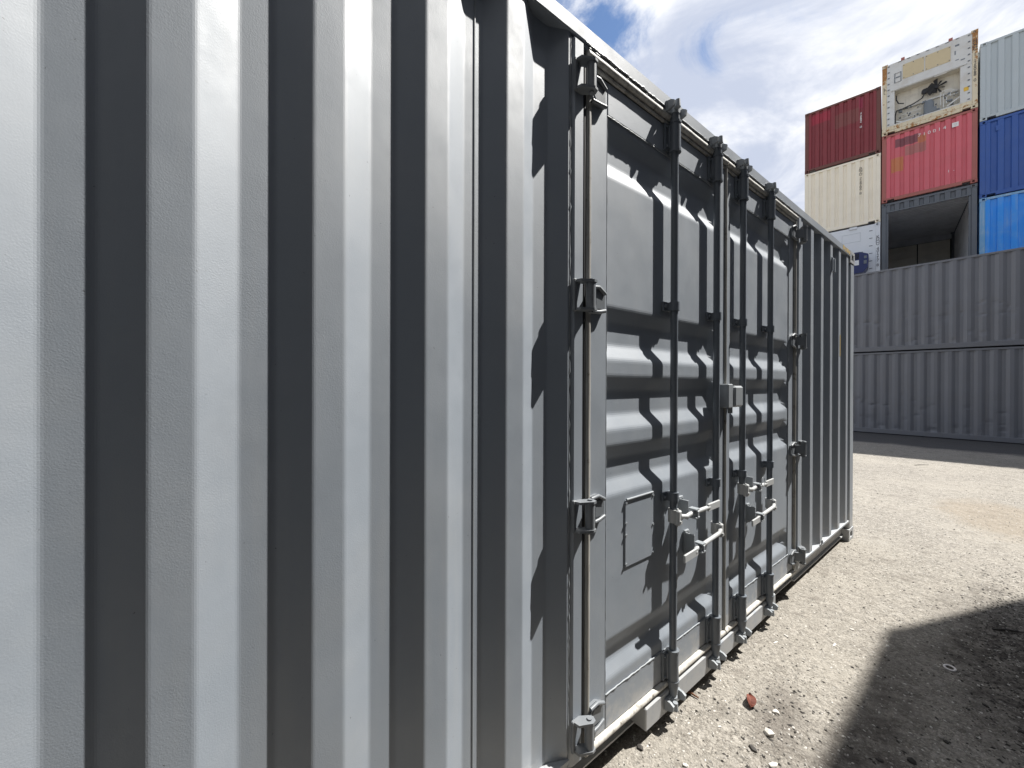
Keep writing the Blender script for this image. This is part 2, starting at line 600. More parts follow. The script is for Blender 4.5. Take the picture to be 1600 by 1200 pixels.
# ------------------------------------------------------------------ shared container pieces
def casting_mb(sx, sy, sz):
    """hollow corner casting; corner point at the origin, body extends to -sx,-sy,-sz; holes on the outer faces"""
    m = MB()
    X, Y, Z, t = 0.162, 0.178, 0.118, 0.022

    def frame(ax, size, hole):
        a, b = size
        ha, hb = hole
        res = []
        ca, cb = a / 2, b / 2
        res.append((0, a, 0, cb - hb))
        res.append((0, a, cb + hb, b))
        res.append((0, ca - ha, cb - hb, cb + hb))
        res.append((ca + ha, a, cb - hb, cb + hb))
        return res
    def put(x0, x1, y0, y1, z0, z1):
        xs = sorted((-sx * x0, -sx * x1)); ys = sorted((-sy * y0, -sy * y1)); zs = sorted((-sz * z0, -sz * z1))
        m.box(*xs, *ys, *zs, 0.002)
    for a0, a1, b0, b1 in frame(0, (Y, Z), (0.040, 0.026)):       # side face (x)
        put(0, t, a0, a1, b0, b1)
    for a0, a1, b0, b1 in frame(1, (X - t, Z), (0.032, 0.030)):   # end face (y)
        put(t + a0, t + a1, 0, t, b0, b1)
    for a0, a1, b0, b1 in frame(2, (X - t, Y - t), (0.032, 0.055)):  # top or bottom face
        put(t + a0, t + a1, t + b0, t + b1, 0, t)
    put(X - t, X, t, Y, t, Z)
    put(t, X - t, Y - t, Y, t, Z)
    put(t, X - t, t, Y - t, Z - 0.01, Z)
    return m


CAST = {}


def castings(parent, x0, x1, y0, y1, z1, mat):
    for sx in (-1, 1):
        for sy in (-1, 1):
            for sz in (-1, 1):
                k = (sx, sy, sz, mat.name)
                loc = (x1 if sx > 0 else x0, y1 if sy > 0 else y0, z1 if sz > 0 else 0.0)
                if k not in CAST:
                    CAST[k] = casting_mb(sx, sy, sz).obj('corner_casting', mat, parent)
                    CAST[k].location = loc
                else:
                    share(CAST[k], 'corner_casting', parent, loc)


def corr(a, b, start, pitch=0.278, top=0.070, slope=0.070, depth=0.036, r=0.008):
    """side profile from a to b: list of (along, offset) with offset 0 = outer face, -depth = inner"""
    pts = []
    k = start
    while k > a - pitch:
        k -= pitch
    while k < b + pitch:
        pts += [(k, 0.0), (k + top, 0.0), (k + top + slope, -depth), (k + pitch - slope, -depth)]
        k += pitch
    def at(t):
        for (p, q) in zip(pts, pts[1:]):
            if p[0] <= t <= q[0] and q[0] > p[0]:
                return p[1] + (q[1] - p[1]) * (t - p[0]) / (q[0] - p[0])
        return 0.0
    ins = [p for p in pts if a + 1e-4 < p[0] < b - 1e-4]
    full = [(a, at(a))] + ins + [(b, at(b))]
    return fillet(full, r, 3) if r else full


random.seed(5)


def bead(pts, r=0.004, step=0.012, seed=1):
    """irregular weld bead along a straight line"""
    rng = random.Random(seed)
    a, b = Vector(pts[0]), Vector(pts[1])
    n = max(4, int((b - a).length / step))
    P, S = [], []
    for i in range(n + 1):
        p = a.lerp(b, i / n)
        p += Vector((rng.uniform(-1, 1), rng.uniform(-1, 1), rng.uniform(-1, 1))) * r * 0.25
        P.append(p)
        S.append(r * rng.uniform(0.65, 1.15) * (1.5 if rng.random() < 0.04 else 1))
    return MB().tube(P, S, 6)


# ------------------------------------------------------------------ main container with side doors
CH, HW, BM = MAT['charcoal'], MAT['charcoal_hardware'], MAT['charcoal_bar']
H, L, WD = 2.896, 6.058, 2.438
main = tag(empty('shipping_container', (-WD / 2, L / 2, 0)),
           'freshly painted charcoal container with double side doors, filling the left of the view', 'container')
OX, OY = WD / 2, -L / 2          # world (x,y) -> local = (x+OX, y+OY)


def T(x, y, z):
    return (x + OX, y + OY, z)


class LB(MB):
    """builder that takes world coordinates and stores them local to the main container"""
    def add(self, vs, fs, smooth=False):
        return MB.add(self, [T(*p) for p in vs], fs, smooth)


def mbox(name, x0, x1, y0, y1, z0, z1, mat=None, parent=None, b=0.004):
    return LB().box(x0, x1, y0, y1, z0, z1, b).obj(name, mat or CH, parent or main)


castings(main, -WD / 2, WD / 2, -L / 2, L / 2, H, CH)
for x0, x1 in ((-0.06, 0.0), (-WD, -WD + 0.06)):
    mbox('top_side_rail', x0, x1, 0.178, L - 0.178, H - 0.063, H - 0.003)
for s, xo in ((1, 0.0), (-1, -WD)):        # channel shaped bottom rails
    for y0, y1 in (((0.178, 1.868), (1.868, 4.412), (4.412, L - 0.178)) if s > 0 else ((0.178, L - 0.178),)):
        m = LB()
        pr = [(xo, 0.212), (xo, 0.198), (xo - s * 0.060, 0.190), (xo - s * 0.060, 0.060), (xo - s * 0.042, 0.054), (xo - s * 0.042, 0.046),
              (xo - s * 0.070, 0.046), (xo - s * 0.070, 0.212)]
        if y0 > 1.8 and y1 < 4.5:
            pr = [(xo - s * 0.035, 0.150), (xo - s * 0.085, 0.150), (xo - s * 0.085, 0.055), (xo - s * 0.062, 0.050), (xo - s * 0.062, 0.042),
                  (xo - s * 0.092, 0.042), (xo - s * 0.092, 0.162), (xo - s * 0.035, 0.162)]
        n = len(pr)
        vs = [(p[0], y0, p[1]) for p in pr] + [(p[0], y1, p[1]) for p in pr]
        m.add(vs, [tuple(range(n)), tuple(range(2 * n - 1, n - 1, -1))] + [(i, (i + 1) % n, n + (i + 1) % n, n + i) for i in range(n)])
        m.obj('bottom_side_rail', CH, main)
for x0, x1 in ((-0.152, -0.004), (-WD + 0.004, -WD + 0.152)):
    for y0, y1 in ((0.004, 0.150), (L - 0.150, L - 0.004)):
        mbox('corner_post', x0, x1, y0, y1, 0.118, H - 0.118, b=0.012)
for y0, y1 in ((0.006, 0.07), (L - 0.07, L - 0.006)):
    mbox('end_rail', -WD + 0.162, -0.162, y0, y1, H - 0.10, H - 0.004)
    mbox('end_rail', -WD + 0.162, -0.162, y0, y1, 0.02, 0.14)
# corrugated side panels (outer face 8 mm inside the rail)
ZB, ZT = 0.205, H - 0.055


def side_panel(y0, y1, start, xo=-0.008, sgn=1):
    pr = corr(y0, y1, start, r=0.006)
    m = LB().strip(pr, [ZB, ZT], lambda p, z: (xo + sgn * p[1], p[0], z))
    return m.obj('wall_panel', CH, main, solid=0.0)


side_panel(0.150, 1.4835, 0.749)
side_panel(1.4845, 1.866, 0.749)
side_panel(4.400, 5.910, 4.660)
side_panel(0.150, 5.908, 0.30, -WD + 0.008, -1)
for y in (0.035, L - 0.035):
    pr = corr(-WD + 0.155, -0.155, -2.2, 0.26, 0.10, 0.03, 0.03, 0)
    LB().strip(pr, [0.13, H - 0.09], lambda p, z: (p[0], y + (p[1] if y > 3 else -p[1]), z)).obj('end_panel', CH, main)
LB().strip(corr(0.06, L - 0.06, 0.2, 0.21, 0.09, 0.015, 0.02, 0), [-WD + 0.05, -0.05],
           lambda p, x: (x, p[0], H - 0.012 + p[1])).obj('roof', CH, main)
mbox('floor', -WD + 0.07, -0.07, 0.07, L - 0.07, 0.13, 0.16, MAT['interior_grey'])
# panel seam weld and post welds
mbox('panel_lap', -0.045, -0.0415, 1.4815, 1.4865, ZB, ZT, HW, b=0.0008)
YC = 3.137
for s in (-1, 1):
    y0, y1 = sorted((YC + s * 1.192, YC + s * 1.262))
    mbox('door_post', -0.075, -0.001, y0, y1, 0.162, H - 0.064, b=0.013)
    yb = YC + s * 1.266
    bead([T(-0.010, yb, 0.165), T(-0.010, yb, H - 0.066)], 0.0036, 0.016, 8 + s).obj('weld_bead', HW, main)
mbox('door_header', -0.075, -0.006, YC - 1.19, YC + 1.19, 2.822, H - 0.064, b=0.002)
bead([T(-0.002, YC - 1.19, 2.8335), T(-0.002, YC + 1.19, 2.8335)], 0.0045, 0.014, 21).obj('weld_bead', HW, main)
bead([T(-0.004, YC - 1.17, 2.8225), T(-0.004, YC + 1.17, 2.8225)], 0.0030, 0.018, 22).obj('weld_bead', HW, main)
# black reveal behind the door joints
mbox('door_reveal', -0.10, -0.078, YC - 1.19, YC + 1.19, 0.165, 2.822, MAT['black_void'], b=0.001)
mbox('door_sill', -0.084, 0.004, 2.345, 3.880, 0.050, 0.150, b=0.005)

# ---- door leaves
PX = -0.022      # panel outer face
GD = 0.027       # groove depth
GROOVES = [(2.612, 2.400), (1.875, 1.663), (1.596, 1.377), (1.314, 1.112), (0.530, 0.370)]
SL = 0.062


def groove_profile():
    pts = [(2.655, 0)]
    for a, b in GROOVES:
        sl = min(SL, (a - b) * 0.36)
        pts += [(a, 0), (a - sl, -GD), (b + sl, -GD), (b, 0)]
    pts.append((0.315, 0))
    return pts


def bolts(m, pts, r=0.007, h=0.006, ax=(1, 0, 0)):
    for p in pts:
        q = Vector(p) + Vector(ax) * h
        m.cyl(p, q, r, r * 0.85, 6, False)
    return m


BAR_X = 0.012
PROTO = {}


def hardware(door, yb, s):
    """one lock bar with its sleeves, guides and cams; s = side the bolted flange is on"""
    B = LB().cyl((BAR_X, yb, 0.115), (BAR_X, yb, 2.815), 0.0168, n=20)
    B.obj('lock_bar', BM, door)
    for z0, z1 in ((2.642, 2.772), (0.190, 0.328)):
        m = LB()
        m.cyl((BAR_X, yb, z0), (BAR_X, yb, z1), 0.0255, n=20)
        m.cyl((BAR_X, yb, z0 - 0.006), (BAR_X, yb, z0 + 0.004), 0.028, n=20)
        m.cyl((BAR_X, yb, z1 - 0.004), (BAR_X, yb, z1 + 0.006), 0.028, n=20)
        m.box(-0.0175, -0.006, yb - 0.052, yb + 0.052, z0 + 0.004, z1 - 0.004, 0.003)
        m.box(-0.012, 0.004, yb - 0.030, yb + 0.030, z0 + 0.010, z1 - 0.010, 0.003)
        for q in (-0.041, 0.041):
            bolts(m, [(-0.006, yb + q, z0 + 0.022), (-0.006, yb + q, z1 - 0.022)], 0.0065, 0.007)
        m.obj('bar_sleeve', BM, door)
    m = LB()
    m.cyl((BAR_X, yb, 2.778), (BAR_X, yb, 2.80), 0.022, n=18)
    m.cyl((BAR_X, yb, 0.165), (BAR_X, yb, 0.186), 0.025, 0.026, n=18)
    m.cyl((BAR_X, yb, 0.125), (BAR_X, yb, 0.165), 0.018, 0.024, n=18)
    m.objs('collar', BM, door)
    for zc in (1.924, 1.044):
        m = LB()
        m.cyl((BAR_X, yb, zc - 0.020), (BAR_X, yb, zc + 0.020), 0.0235, n=18)
        m.box(-0.0175, -0.007, yb - 0.058, yb + 0.058, zc - 0.021, zc + 0.021, 0.003)
        m.box(-0.010, 0.010, yb - 0.0235, yb + 0.0235, zc - 0.0195, zc + 0.0195, 0.002)
        bolts(m, [(-0.007, yb - 0.044, zc), (-0.007, yb + 0.044, zc)], 0.008, 0.008)
        m.obj('bar_guide', BM, door)
    # cams: forged hook with three lobes, and the keeper on the frame
    for zc, sg in ((2.832, 1), (0.100, -1)):
        m = LB()
        m.cyl((BAR_X, yb, zc - 0.018), (BAR_X, yb, zc + 0.018), 0.021, n=14)
        for a in (100, 190, 318):
            t = R(a)
            e = Vector((BAR_X + 0.036 * math.cos(t), yb + 0.036 * math.sin(t), zc + sg * 0.006))
            m.cyl((BAR_X, yb, zc + sg * 0.003), e, 0.013, 0.012, 8)
            m.cyl(e - Vector((0, 0, 0.015)), e + Vector((0, 0, 0.019)), 0.0135, 0.011, 8)
        m.obj('bar_cam', HW, door)
        m = LB()
        xk = -0.004 if sg > 0 else 0.004
        m.box(xk, xk + 0.012, yb - 0.062, yb + 0.062, zc - 0.024, zc + 0.026, 0.003)
        for q in (-1, 1):
            m.prism([(xk + 0.010, zc - 0.022), (xk + 0.040, zc - 0.012), (xk + 0.044, zc + 0.012), (xk + 0.028, zc + 0.022), (xk + 0.010, zc + 0.024)],
                    1, yb + q * 0.052 - 0.006, yb + q * 0.052 + 0.006)
        m.obj('cam_keeper', HW, main)


def hinge_mb():
    """hinge in local coordinates: post at -y, door at +y, z centred"""
    m = MB()
    bx, by = 0.033, -0.010
    m.cyl((bx, by, -0.050), (bx, by, 0.050), 0.0175, n=18)
    m.cyl((bx, by, -0.061), (bx, by, 0.061), 0.009, n=10)
    for z in (-0.055, 0.047):          # lugs welded to the post
        m.prism([(-0.002, -0.066), (0.030, -0.060), (bx + 0.012, by - 0.020), (bx + 0.021, by - 0.004), (bx + 0.018, by + 0.014), (bx, by + 0.022), (0.020, by + 0.012), (-0.002, -0.030)],
                2, z, z + 0.009)
    m.box(-0.002, 0.010, -0.072, -0.056, -0.058, 0.059, 0.003)
    # blade bolted and welded to the leaf, standing off the barrel
    m.prism([(-0.015, 0.024), (0.030, 0.002), (0.040, 0.012), (-0.003, 0.040), (-0.003, 0.100), (-0.015, 0.102)], 2, -0.031, 0.029)
    m.prism([(0.020, -0.052), (0.118, -0.040), (0.120, 0.030), (0.075, 0.056), (0.020, 0.050)], 0, -0.0175, -0.006)
    m.tube([(0.000, 0.036, 0.045), (0.000, 0.076, 0.050), (-0.003, 0.117, 0.030)], 0.0075, 8)
    m.tube([(0.000, 0.034, -0.048), (0.000, 0.080, -0.044), (-0.003, 0.117, -0.036)], 0.0075, 8)
    m.tube([(-0.006, 0.046, 0.012), (-0.004, 0.062, 0.034)], 0.0045, 6)
    m.tube([(-0.006, 0.046, -0.010), (-0.004, 0.060, -0.036)], 0.0045, 6)
    for k in (-1, 1):                  # cast mark
        m.tube([(-0.0085, 0.085 + 0.007 * math.cos(t), k * 0.008 + 0.008 * math.sin(t)) for t in [i * math.pi / 4 for i in range(8)]],
               0.0022, 4, closed=True)
    return m


def make_door(s, label):
    """s = -1 the near leaf, +1 the far leaf; offsets measured from the meeting line"""
    a0, a1 = 0.008, 1.147
    def Y(o):
        return YC + s * o
    ya, yb_ = sorted((Y(a0 + 0.058), Y(a1 - 0.105)))
    pr = groove_profile()
    # pressed panel with grooves that taper out towards the stiles
    tp = 0.075
    st = [(ya, 1.0), (yb_ - tp, 1.0), (yb_, 0.0)]
    fp = fillet(pr, 0.012, 3)
    m = LB().strip(fp, st, lambda p, q: (PX + p[1] * q[1], q[0], p[0]))
    door = m.obj('door', CH, main)
    door['label'] = label
    def db(name, o0, o1, z0, z1, x0=-0.055, x1=-0.018, b=0.004, mat=None):
        q0, q1 = sorted((Y(o0), Y(o1)))
        return LB().box(x0, x1, q0, q1, z0, z1, b).obj(name, mat or CH, door)
    db('hinge_stile', a1 - 0.104, a1, 0.186, 2.766)
    db('meeting_stile', a0, a0 + 0.057, 0.186, 2.766, x1=-0.014)
    db('door_rail', a0 + 0.0575, a1 - 0.1045, 2.634, 2.766, x1=-0.0175)
    db('door_rail', a0 + 0.0575, a1 - 0.1045, 0.186, 0.322, x1=-0.0175)
    # dark joint and weld under the top rail, bead over the bottom rail
    q0, q1 = sorted((Y(a0 + 0.06), Y(a1 - 0.105)))
    bead([T(-0.0195, q0, 2.632), T(-0.0195, q1, 2.632)], 0.0028, 0.015, 31 + s).obj('weld_bead', HW, door)
    bead([T(-0.0185, q0, 0.3235), T(-0.0185, q1, 0.3235)], 0.0036, 0.015, 41 + s).obj('weld_bead', HW, door)
    yj = Y(a1 - 0.1045)
    bead([T(-0.0200, yj, 0.33), T(-0.0200, yj, 2.63)], 0.0020, 0.02, 51 + s).obj('weld_bead', HW, door)
    # rubber gasket: hinge side, top, bottom, meeting line
    G = MAT['gasket']
    yg = Y(a1 + 0.0145)
    def wavy(p0, p1, r, seed):
        rng = random.Random(seed)
        n = 40
        return [tuple(Vector(p0).lerp(Vector(p1), i / n) + Vector((rng.uniform(-1, 1), rng.uniform(-1, 1), rng.uniform(-1, 1))) * 0.0005) for i in range(n + 1)]
    LB().tube(wavy((-0.018, yg, 0.17), (-0.018, yg, 2.80), 0.014, 60 + s), 0.0145, 12).obj('gasket', MAT['gasket_worn'], door)
    yk = Y(a1 + 0.0365)
    LB().tube(wavy((-0.020, yk, 0.17), (-0.020, yk, 2.80), 0.01, 80 + s), 0.0095, 10).obj('gasket', MAT['black_rubber'], door)
    e0, e1 = Y(0.004), Y(a1 + 0.026)
    LB().tube(wavy((-0.012, e0, 2.803), (-0.012, e1, 2.803), 0.015, 63 + s), 0.0165, 10).obj('gasket', G, door)
    LB().tube(wavy((-0.016, e0, 2.776), (-0.016, e1, 2.776), 0.012, 65 + s), 0.008, 8).obj('gasket', G, door)
    LB().tube(wavy((-0.014, e0, 0.172), (-0.014, e1, 0.172), 0.015, 67 + s), 0.0150, 10).obj('gasket', G, door)
    if s > 0:
        LB().tube(wavy((-0.012, YC + 0.0, 0.18), (-0.012, YC + 0.0, 2.79), 0.010, 71), 0.0085, 8).obj('gasket', MAT['gasket_worn'], door)
    # hinges
    for z in (2.680, 1.885, 1.085, 0.288):
        if 'hinge' not in PROTO:
            PROTO['hinge'] = hinge_mb().obj('hinge', MAT['hinge_grey'], door)
            o = PROTO['hinge']
        else:
            o = share(PROTO['hinge'], 'hinge', door)
        yy = Y(a1 + 0.042)
        o.location = T(0.0, yy, z)
        o.scale = (1, 1 if s < 0 else -1, 1)
    for ob in (0.587, 0.160):
        hardware(door, Y(ob) + (0.012 if s > 0 else 0), s)
    return door


near_door = make_door(-1, 'near door leaf with plate frame and hinges on its left')
far_door = make_door(1, 'far door leaf, hinged on its right')
YB = [YC - 0.587, YC - 0.160, YC + 0.172, YC + 0.599]


def handle(door, yh, zh, ylug, yend, zend):
    """hub clamped on a bar, flat arm and grip, and the retainer lug on the leaf"""
    d = 1 if yend > yh else -1
    m = LB()
    m.cyl((BAR_X, yh, zh - 0.030), (BAR_X, yh, zh + 0.030), 0.0245, n=16)
    m.box(0.020, 0.048, yh - 0.014, yh + 0.014, zh - 0.040, zh + 0.030, 0.005)
    m.cyl((0.046, yh - 0.004, zh - 0.022), (0.055, yh - 0.004, zh - 0.022), 0.008, n=8)
    zl = zh + (zend - zh) * abs(ylug - yh) / abs(yend - yh)
    m.tube([(0.040, yh + d * 0.010, zh), (0.052, yh + d * 0.045, zh - 0.004), (0.050, ylug - d * 0.02, zl), (0.052, ylug + d * 0.03, zl), (0.056, yend - d * 0.10, zend)],
           [0.012, 0.010, 0.0105, 0.0105, 0.010], 8)
    rot = Matrix.Translation((0.058, yend - d * 0.055, zend)) @ Matrix.Rotation(math.atan2(zend - zl, abs(yend - ylug)) * 0.5 * d, 4, 'X')
    m.box(-0.005, 0.005, -0.062, 0.062, -0.018, 0.018, 0.004, rot)
    m.obj('door_handle', MAT['handle_metal'], door)
    m = LB()
    m.box(-0.0195, -0.008, ylug - 0.018, ylug + 0.022, zl - 0.050, zl + 0.066, 0.004)
    m.box(-0.010, 0.034, ylug - 0.014, ylug - 0.005, zl - 0.034, zl + 0.056, 0.004)
    m.box(0.010, 0.072, ylug - 0.010, ylug + 0.028, zl - 0.024, zl - 0.015, 0.003)
    m.box(0.030, 0.070, ylug - 0.006, ylug + 0.030, zl + 0.014, zl + 0.022, 0.003)
    m.prism([(0.060, zl - 0.018), (0.074, zl - 0.010), (0.074, zl + 0.010), (0.062, zl + 0.018)], 1, ylug + 0.006, ylug + 0.016)
    bolts(m, [(-0.008, ylug + 0.012, zl + 0.055), (-0.008, ylug + 0.012, zl - 0.045)], 0.006, 0.006)
    m.obj('handle_retainer', HW, door)


handle(near_door, YB[0], 0.955, 2.655, 2.905, 0.955)
handle(near_door, YB[1], 0.800, 2.715, 2.570, 0.765)
handle(far_door, YB[2], 0.955, 3.415, 3.650, 0.955)
handle(far_door, YB[3], 0.790, 3.455, 3.340, 0.760)
m = LB()
m.tube([(0.070, 3.46 + 0.026 * math.cos(t), 0.985 + 0.026 * math.sin(t)) for t in [i * math.pi / 8 for i in range(16)]], 0.0018, 5, closed=True)
m.obj('seal_wire', HW, far_door)

# data plate frame on the near leaf
m = LB()
py0, py1, pz0, pz1 = 2.222, 2.430, 0.796, 1.077
m.box(PX - 0.001, PX + 0.005, py0, py1, pz0, pz1, 0.001)
m.obj('plate', CH, near_door)
m = LB()
m.tube([(PX + 0.006, py0 + 0.006, pz1 + 0.002), (PX + 0.006, py1 - 0.006, pz1 + 0.002)], 0.0050, 8)
m.obj('plate_hinge', HW, near_door)
m = LB()
bolts(m, [(PX + 0.004, py0 + 0.004, pz) for pz in (pz0 + 0.012, 0.98, 0.93, pz1 - 0.012)] +
      [(PX + 0.004, py1 - 0.004, pz) for pz in (pz0 + 0.012, 0.935, pz1 - 0.012)], 0.0065, 0.005)
m.objs('plate_bolt', HW, near_door)

# lock box across the meeting line
m = LB()
m.box(-0.014, 0.052, 3.030, 3.086, 1.438, 1.566, 0.004)
m.box(-0.010, 0.060, 3.094, 3.200, 1.440, 1.556, 0.010)
m.box(0.000, 0.030, 3.06, 3.12, 1.556, 1.562, 0.002)
m.cyl((0.025, 3.115, 1.405), (0.025, 3.115, 1.442), 0.012, n=10)
m.obj('lock_box', HW, far_door)

# vent hood, lashing ring, tape on the far bay
m = LB()
m.box(-0.050, -0.006, 5.235, 5.330, 2.570, 2.712, 0.006)
m.box(-0.006, 0.004, 5.242, 5.254, 2.575, 2.700, 0.002)
m.box(-0.006, 0.004, 5.306, 5.326, 2.575, 2.700, 0.002)
m.obj('vent_hood', CH, main)
m = LB()
m.tube([(0.006, 4.94 + 0.016 * math.cos(t), 0.232 + 0.020 * math.sin(t)) for t in [i * math.pi / 7 for i in range(14)]], 0.0045, 6, closed=True)
m.obj('lashing_ring', HW, main)
for y0, y1, z0, z1 in ((5.60, 5.655, 2.850, 2.890), (5.675, 5.715, 2.843, 2.885), (5.735, 5.80, 2.848, 2.888), (5.815, 5.86, 2.845, 2.880)):
    mbox('warning_tape', -0.001, 0.0015, y0, y1, z0, z1, MAT['tape_yellow'], b=0.0004)
mbox('scratch', -0.009, -0.0062, 5.535, 5.552, 1.83, 2.03, MAT['tape_yellow'], b=0.0004)


# ------------------------------------------------------------------ general containers for the rest of the yard
PRP = {}


def text_mesh(body, size, mat, parent, loc, name='lettering', rot=(R(90), 0, 0), spacing=1.0, extrude=0.001, xs=1.0):
    cu = bpy.data.curves.new('txt', 'FONT')
    cu.body = body
    cu.size = size
    cu.align_x = 'CENTER'
    cu.align_y = 'CENTER'
    cu.space_line = spacing
    cu.extrude = extrude
    cu.resolution_u = 3
    t = bpy.data.objects.new('txt', cu)
    me = bpy.data.meshes.new_from_object(t)
    bpy.data.objects.remove(t, do_unlink=True)
    bpy.data.curves.remove(cu)
    o = bpy.data.objects.new(name, me)
    me.materials.clear()
    me.materials.append(mat)
    C.objects.link(o)
    o.parent = parent
    o.location = loc
    o.rotation_euler = rot
    o.scale = (xs, 1, 1)
    return o


def end_corr(hw, pitch=0.262, top=0.128, slope=0.022, depth=0.045):
    n = int((2 * hw) / pitch)
    start = -n * pitch / 2 + 0.5 * (pitch - (top + 2 * slope + (pitch - top - 2 * slope))) - top / 2
    return corr(-hw, hw, start, pitch, top, slope, depth, 0.006)


def box_container(name, label, loc, rz, w, l, h, m_wall, m_frame, front='corr', group=None, back=True, pitch=0.262):
    """container whose front (end) face looks to local -y; origin at the middle of the base of that face"""
    e = tag(empty(name, loc, rz), label, 'container', group)
    hw = w / 2
    castings(e, -hw, hw, 0, l, h, m_frame)
    def bx(nm, *a, mat=m_frame, b=0.006):
        return MB().box(*a, b).obj(nm, mat, e)
    for s in (-1, 1):
        xs = sorted((s * hw - s * 0.003, s * hw - s * 0.135))
        bx('corner_post', *xs, 0.004, 0.15, 0.118, h - 0.118, b=0.012)
        bx('corner_post', *xs, l - 0.15, l - 0.004, 0.118, h - 0.118, b=0.012)
        xr = sorted((s * hw - s * 0.002, s * hw - s * 0.06))
        bx('top_side_rail', *xr, 0.178, l - 0.178, h - 0.066, h - 0.006)
        bx('bottom_side_rail', *xr, 0.178, l - 0.178, 0.03, 0.16)
        prf = corr(0.15, l - 0.15, 0.2, r=0)
        MB().strip(prf, [0.155, h - 0.06], lambda p, z: (s * (hw - 0.008 + p[1]), p[0], z)).obj('wall_panel', m_wall, e)
    MB().strip(corr(0.06, l - 0.06, 0.2, 0.21, 0.09, 0.015, 0.02, 0), [-hw + 0.05, hw - 0.05],
               lambda p, x: (x, p[0], h - 0.014 + p[1])).obj('roof', m_wall, e)
    bx('floor', -hw + 0.06, hw - 0.06, 0.06, l - 0.06, 0.12, 0.15, mat=MAT['interior_grey'])
    if front != 'reefer':
        bx('end_rail', -hw + 0.162, hw - 0.162, 0.006, 0.075, h - 0.085, h - 0.004)
    # bottom sill with forklift style reliefs beside the castings
    bx('end_sill', -hw + 0.36, hw - 0.36, 0.006, 0.075, 0.022, 0.15)
    bx('end_sill', -hw + 0.135, hw - 0.135, 0.010, 0.075, 0.085, 0.155)
    if front == 'corr':
        pr = end_corr(hw - 0.135, pitch)
        MB().strip(pr, [0.152, h - 0.083], lambda p, z: (p[0], 0.012 - p[1], z)).obj('end_panel', m_wall, e)
    if back:
        MB().strip(end_corr(hw - 0.135), [0.152, h - 0.083], lambda p, z: (p[0], l - 0.012 + p[1], z)).obj('end_panel', m_wall, e)
        bx('end_rail', -hw + 0.162, hw - 0.162, l - 0.075, l - 0.006, h - 0.085, h - 0.004)
        bx('end_sill', -hw + 0.165, hw - 0.165, l - 0.075, l - 0.006, 0.022, 0.155)
    return e


# ---- two dark long containers closing the alley
def long_container(label, loc, rz, mw, group, dents_seed, hgt=2.586, dents=True):
    l, w, h = 12.192, 2.438, hgt
    e = tag(empty('shipping_container', loc, rz), label, 'container', group)
    # here the long side faces local -y ; x along the length
    hl = l / 2
    castings_long(e, hl, w, h, mw)
    def bx(nm, *a, b=0.006):
        return MB().box(*a, b).obj(nm, mw, e)
    rng = random.Random(dents_seed)
    for yo, sg in ((0.008, 1), (w - 0.008, -1)):
        prf = corr(-hl + 0.15, hl - 0.15, -hl + 0.22, r=0.0)
        fine = sg > 0 and dents
        zs = [0.155 + (h - 0.215) * i / (44 if fine else 1) for i in range(45 if fine else 2)]
        if fine:
            dn = []
            for k in range(130):
                zz = rng.choice((rng.gauss(0.32, 0.12), rng.gauss(0.45, 0.2), rng.uniform(0.6, 1.3), rng.gauss(0.95, 0.05)))
                dn.append((rng.uniform(-4.5, 5.0), max(0.22, zz), rng.uniform(0.04, 0.09), rng.uniform(0.03, 0.07), rng.uniform(0.005, 0.017)))
            xs = []
            for a, b in zip(prf, prf[1:]):
                for i in range(2):
                    t = i / 2
                    xs.append((a[0] + (b[0] - a[0]) * t, a[1] + (b[1] - a[1]) * t))
            xs.append(prf[-1])
            def place(p, z):
                d = 0
                for (dx, dz, rx, rz_, am) in dn:
                    if abs(p[0] - dx) < 3 * rx and abs(z - dz) < 3 * rz_:
                        d += am * math.exp(-((p[0] - dx) / rx) ** 2 - ((z - dz) / rz_) ** 2)
                return (p[0], yo - p[1] + min(d, 0.035), z)
            MB().strip(xs, zs, place).obj('wall_panel', mw, e)
        else:
            MB().strip(prf, zs, lambda p, z: (p[0], yo - sg * p[1], z)).obj('wall_panel', mw, e)
    for y0, y1 in ((0.002, 0.06), (w - 0.06, w - 0.002)):
        bx('top_side_rail', -hl + 0.178, hl - 0.178, y0, y1, h - 0.066, h - 0.006)
        bx('bottom_side_rail', -hl + 0.178, hl - 0.178, y0, y1, 0.020, 0.160)
    for s in (-1, 1):
        xs_ = sorted((s * hl - s * 0.004, s * hl - s * 0.15))
        for y0, y1 in ((0.004, 0.14), (w - 0.14, w - 0.004)):
            bx('corner_post', *xs_, y0, y1, 0.118, h - 0.118, b=0.012)
        xe = sorted((s * hl - s * 0.006, s * hl - s * 0.07))
        bx('end_rail', *xe, 0.165, w - 0.165, h - 0.09, h - 0.004)
        bx('end_sill', *xe, 0.165, w - 0.165, 0.022, 0.155)
        pr = end_corr(w / 2 - 0.14)
        MB().strip(pr, [0.152, h - 0.086], lambda p, z: (s * (hl - 0.012 + p[1]), w / 2 + p[0], z)).obj('end_panel', mw, e)
    MB().strip(corr(-hl + 0.06, hl - 0.06, 0.2, 0.21, 0.09, 0.015, 0.02, 0), [0.05, w - 0.05], lambda p, y: (p[0], y, h - 0.014 + p[1])).obj('roof', mw, e)
    return e


def castings_long(e, hl, w, h, mat):
    for sx in (-1, 1):
        for sy in (-1, 1):
            for sz in (-1, 1):
                k = (sx, sy, sz, mat.name)
                loc = (sx * hl, w if sy > 0 else 0, h if sz > 0 else 0)
                if k not in CAST:
                    CAST[k] = casting_mb(sx, sy, sz).obj('corner_casting', mat, e)
                    CAST[k].location = loc
                else:
                    share(CAST[k], 'corner_casting', e, loc)


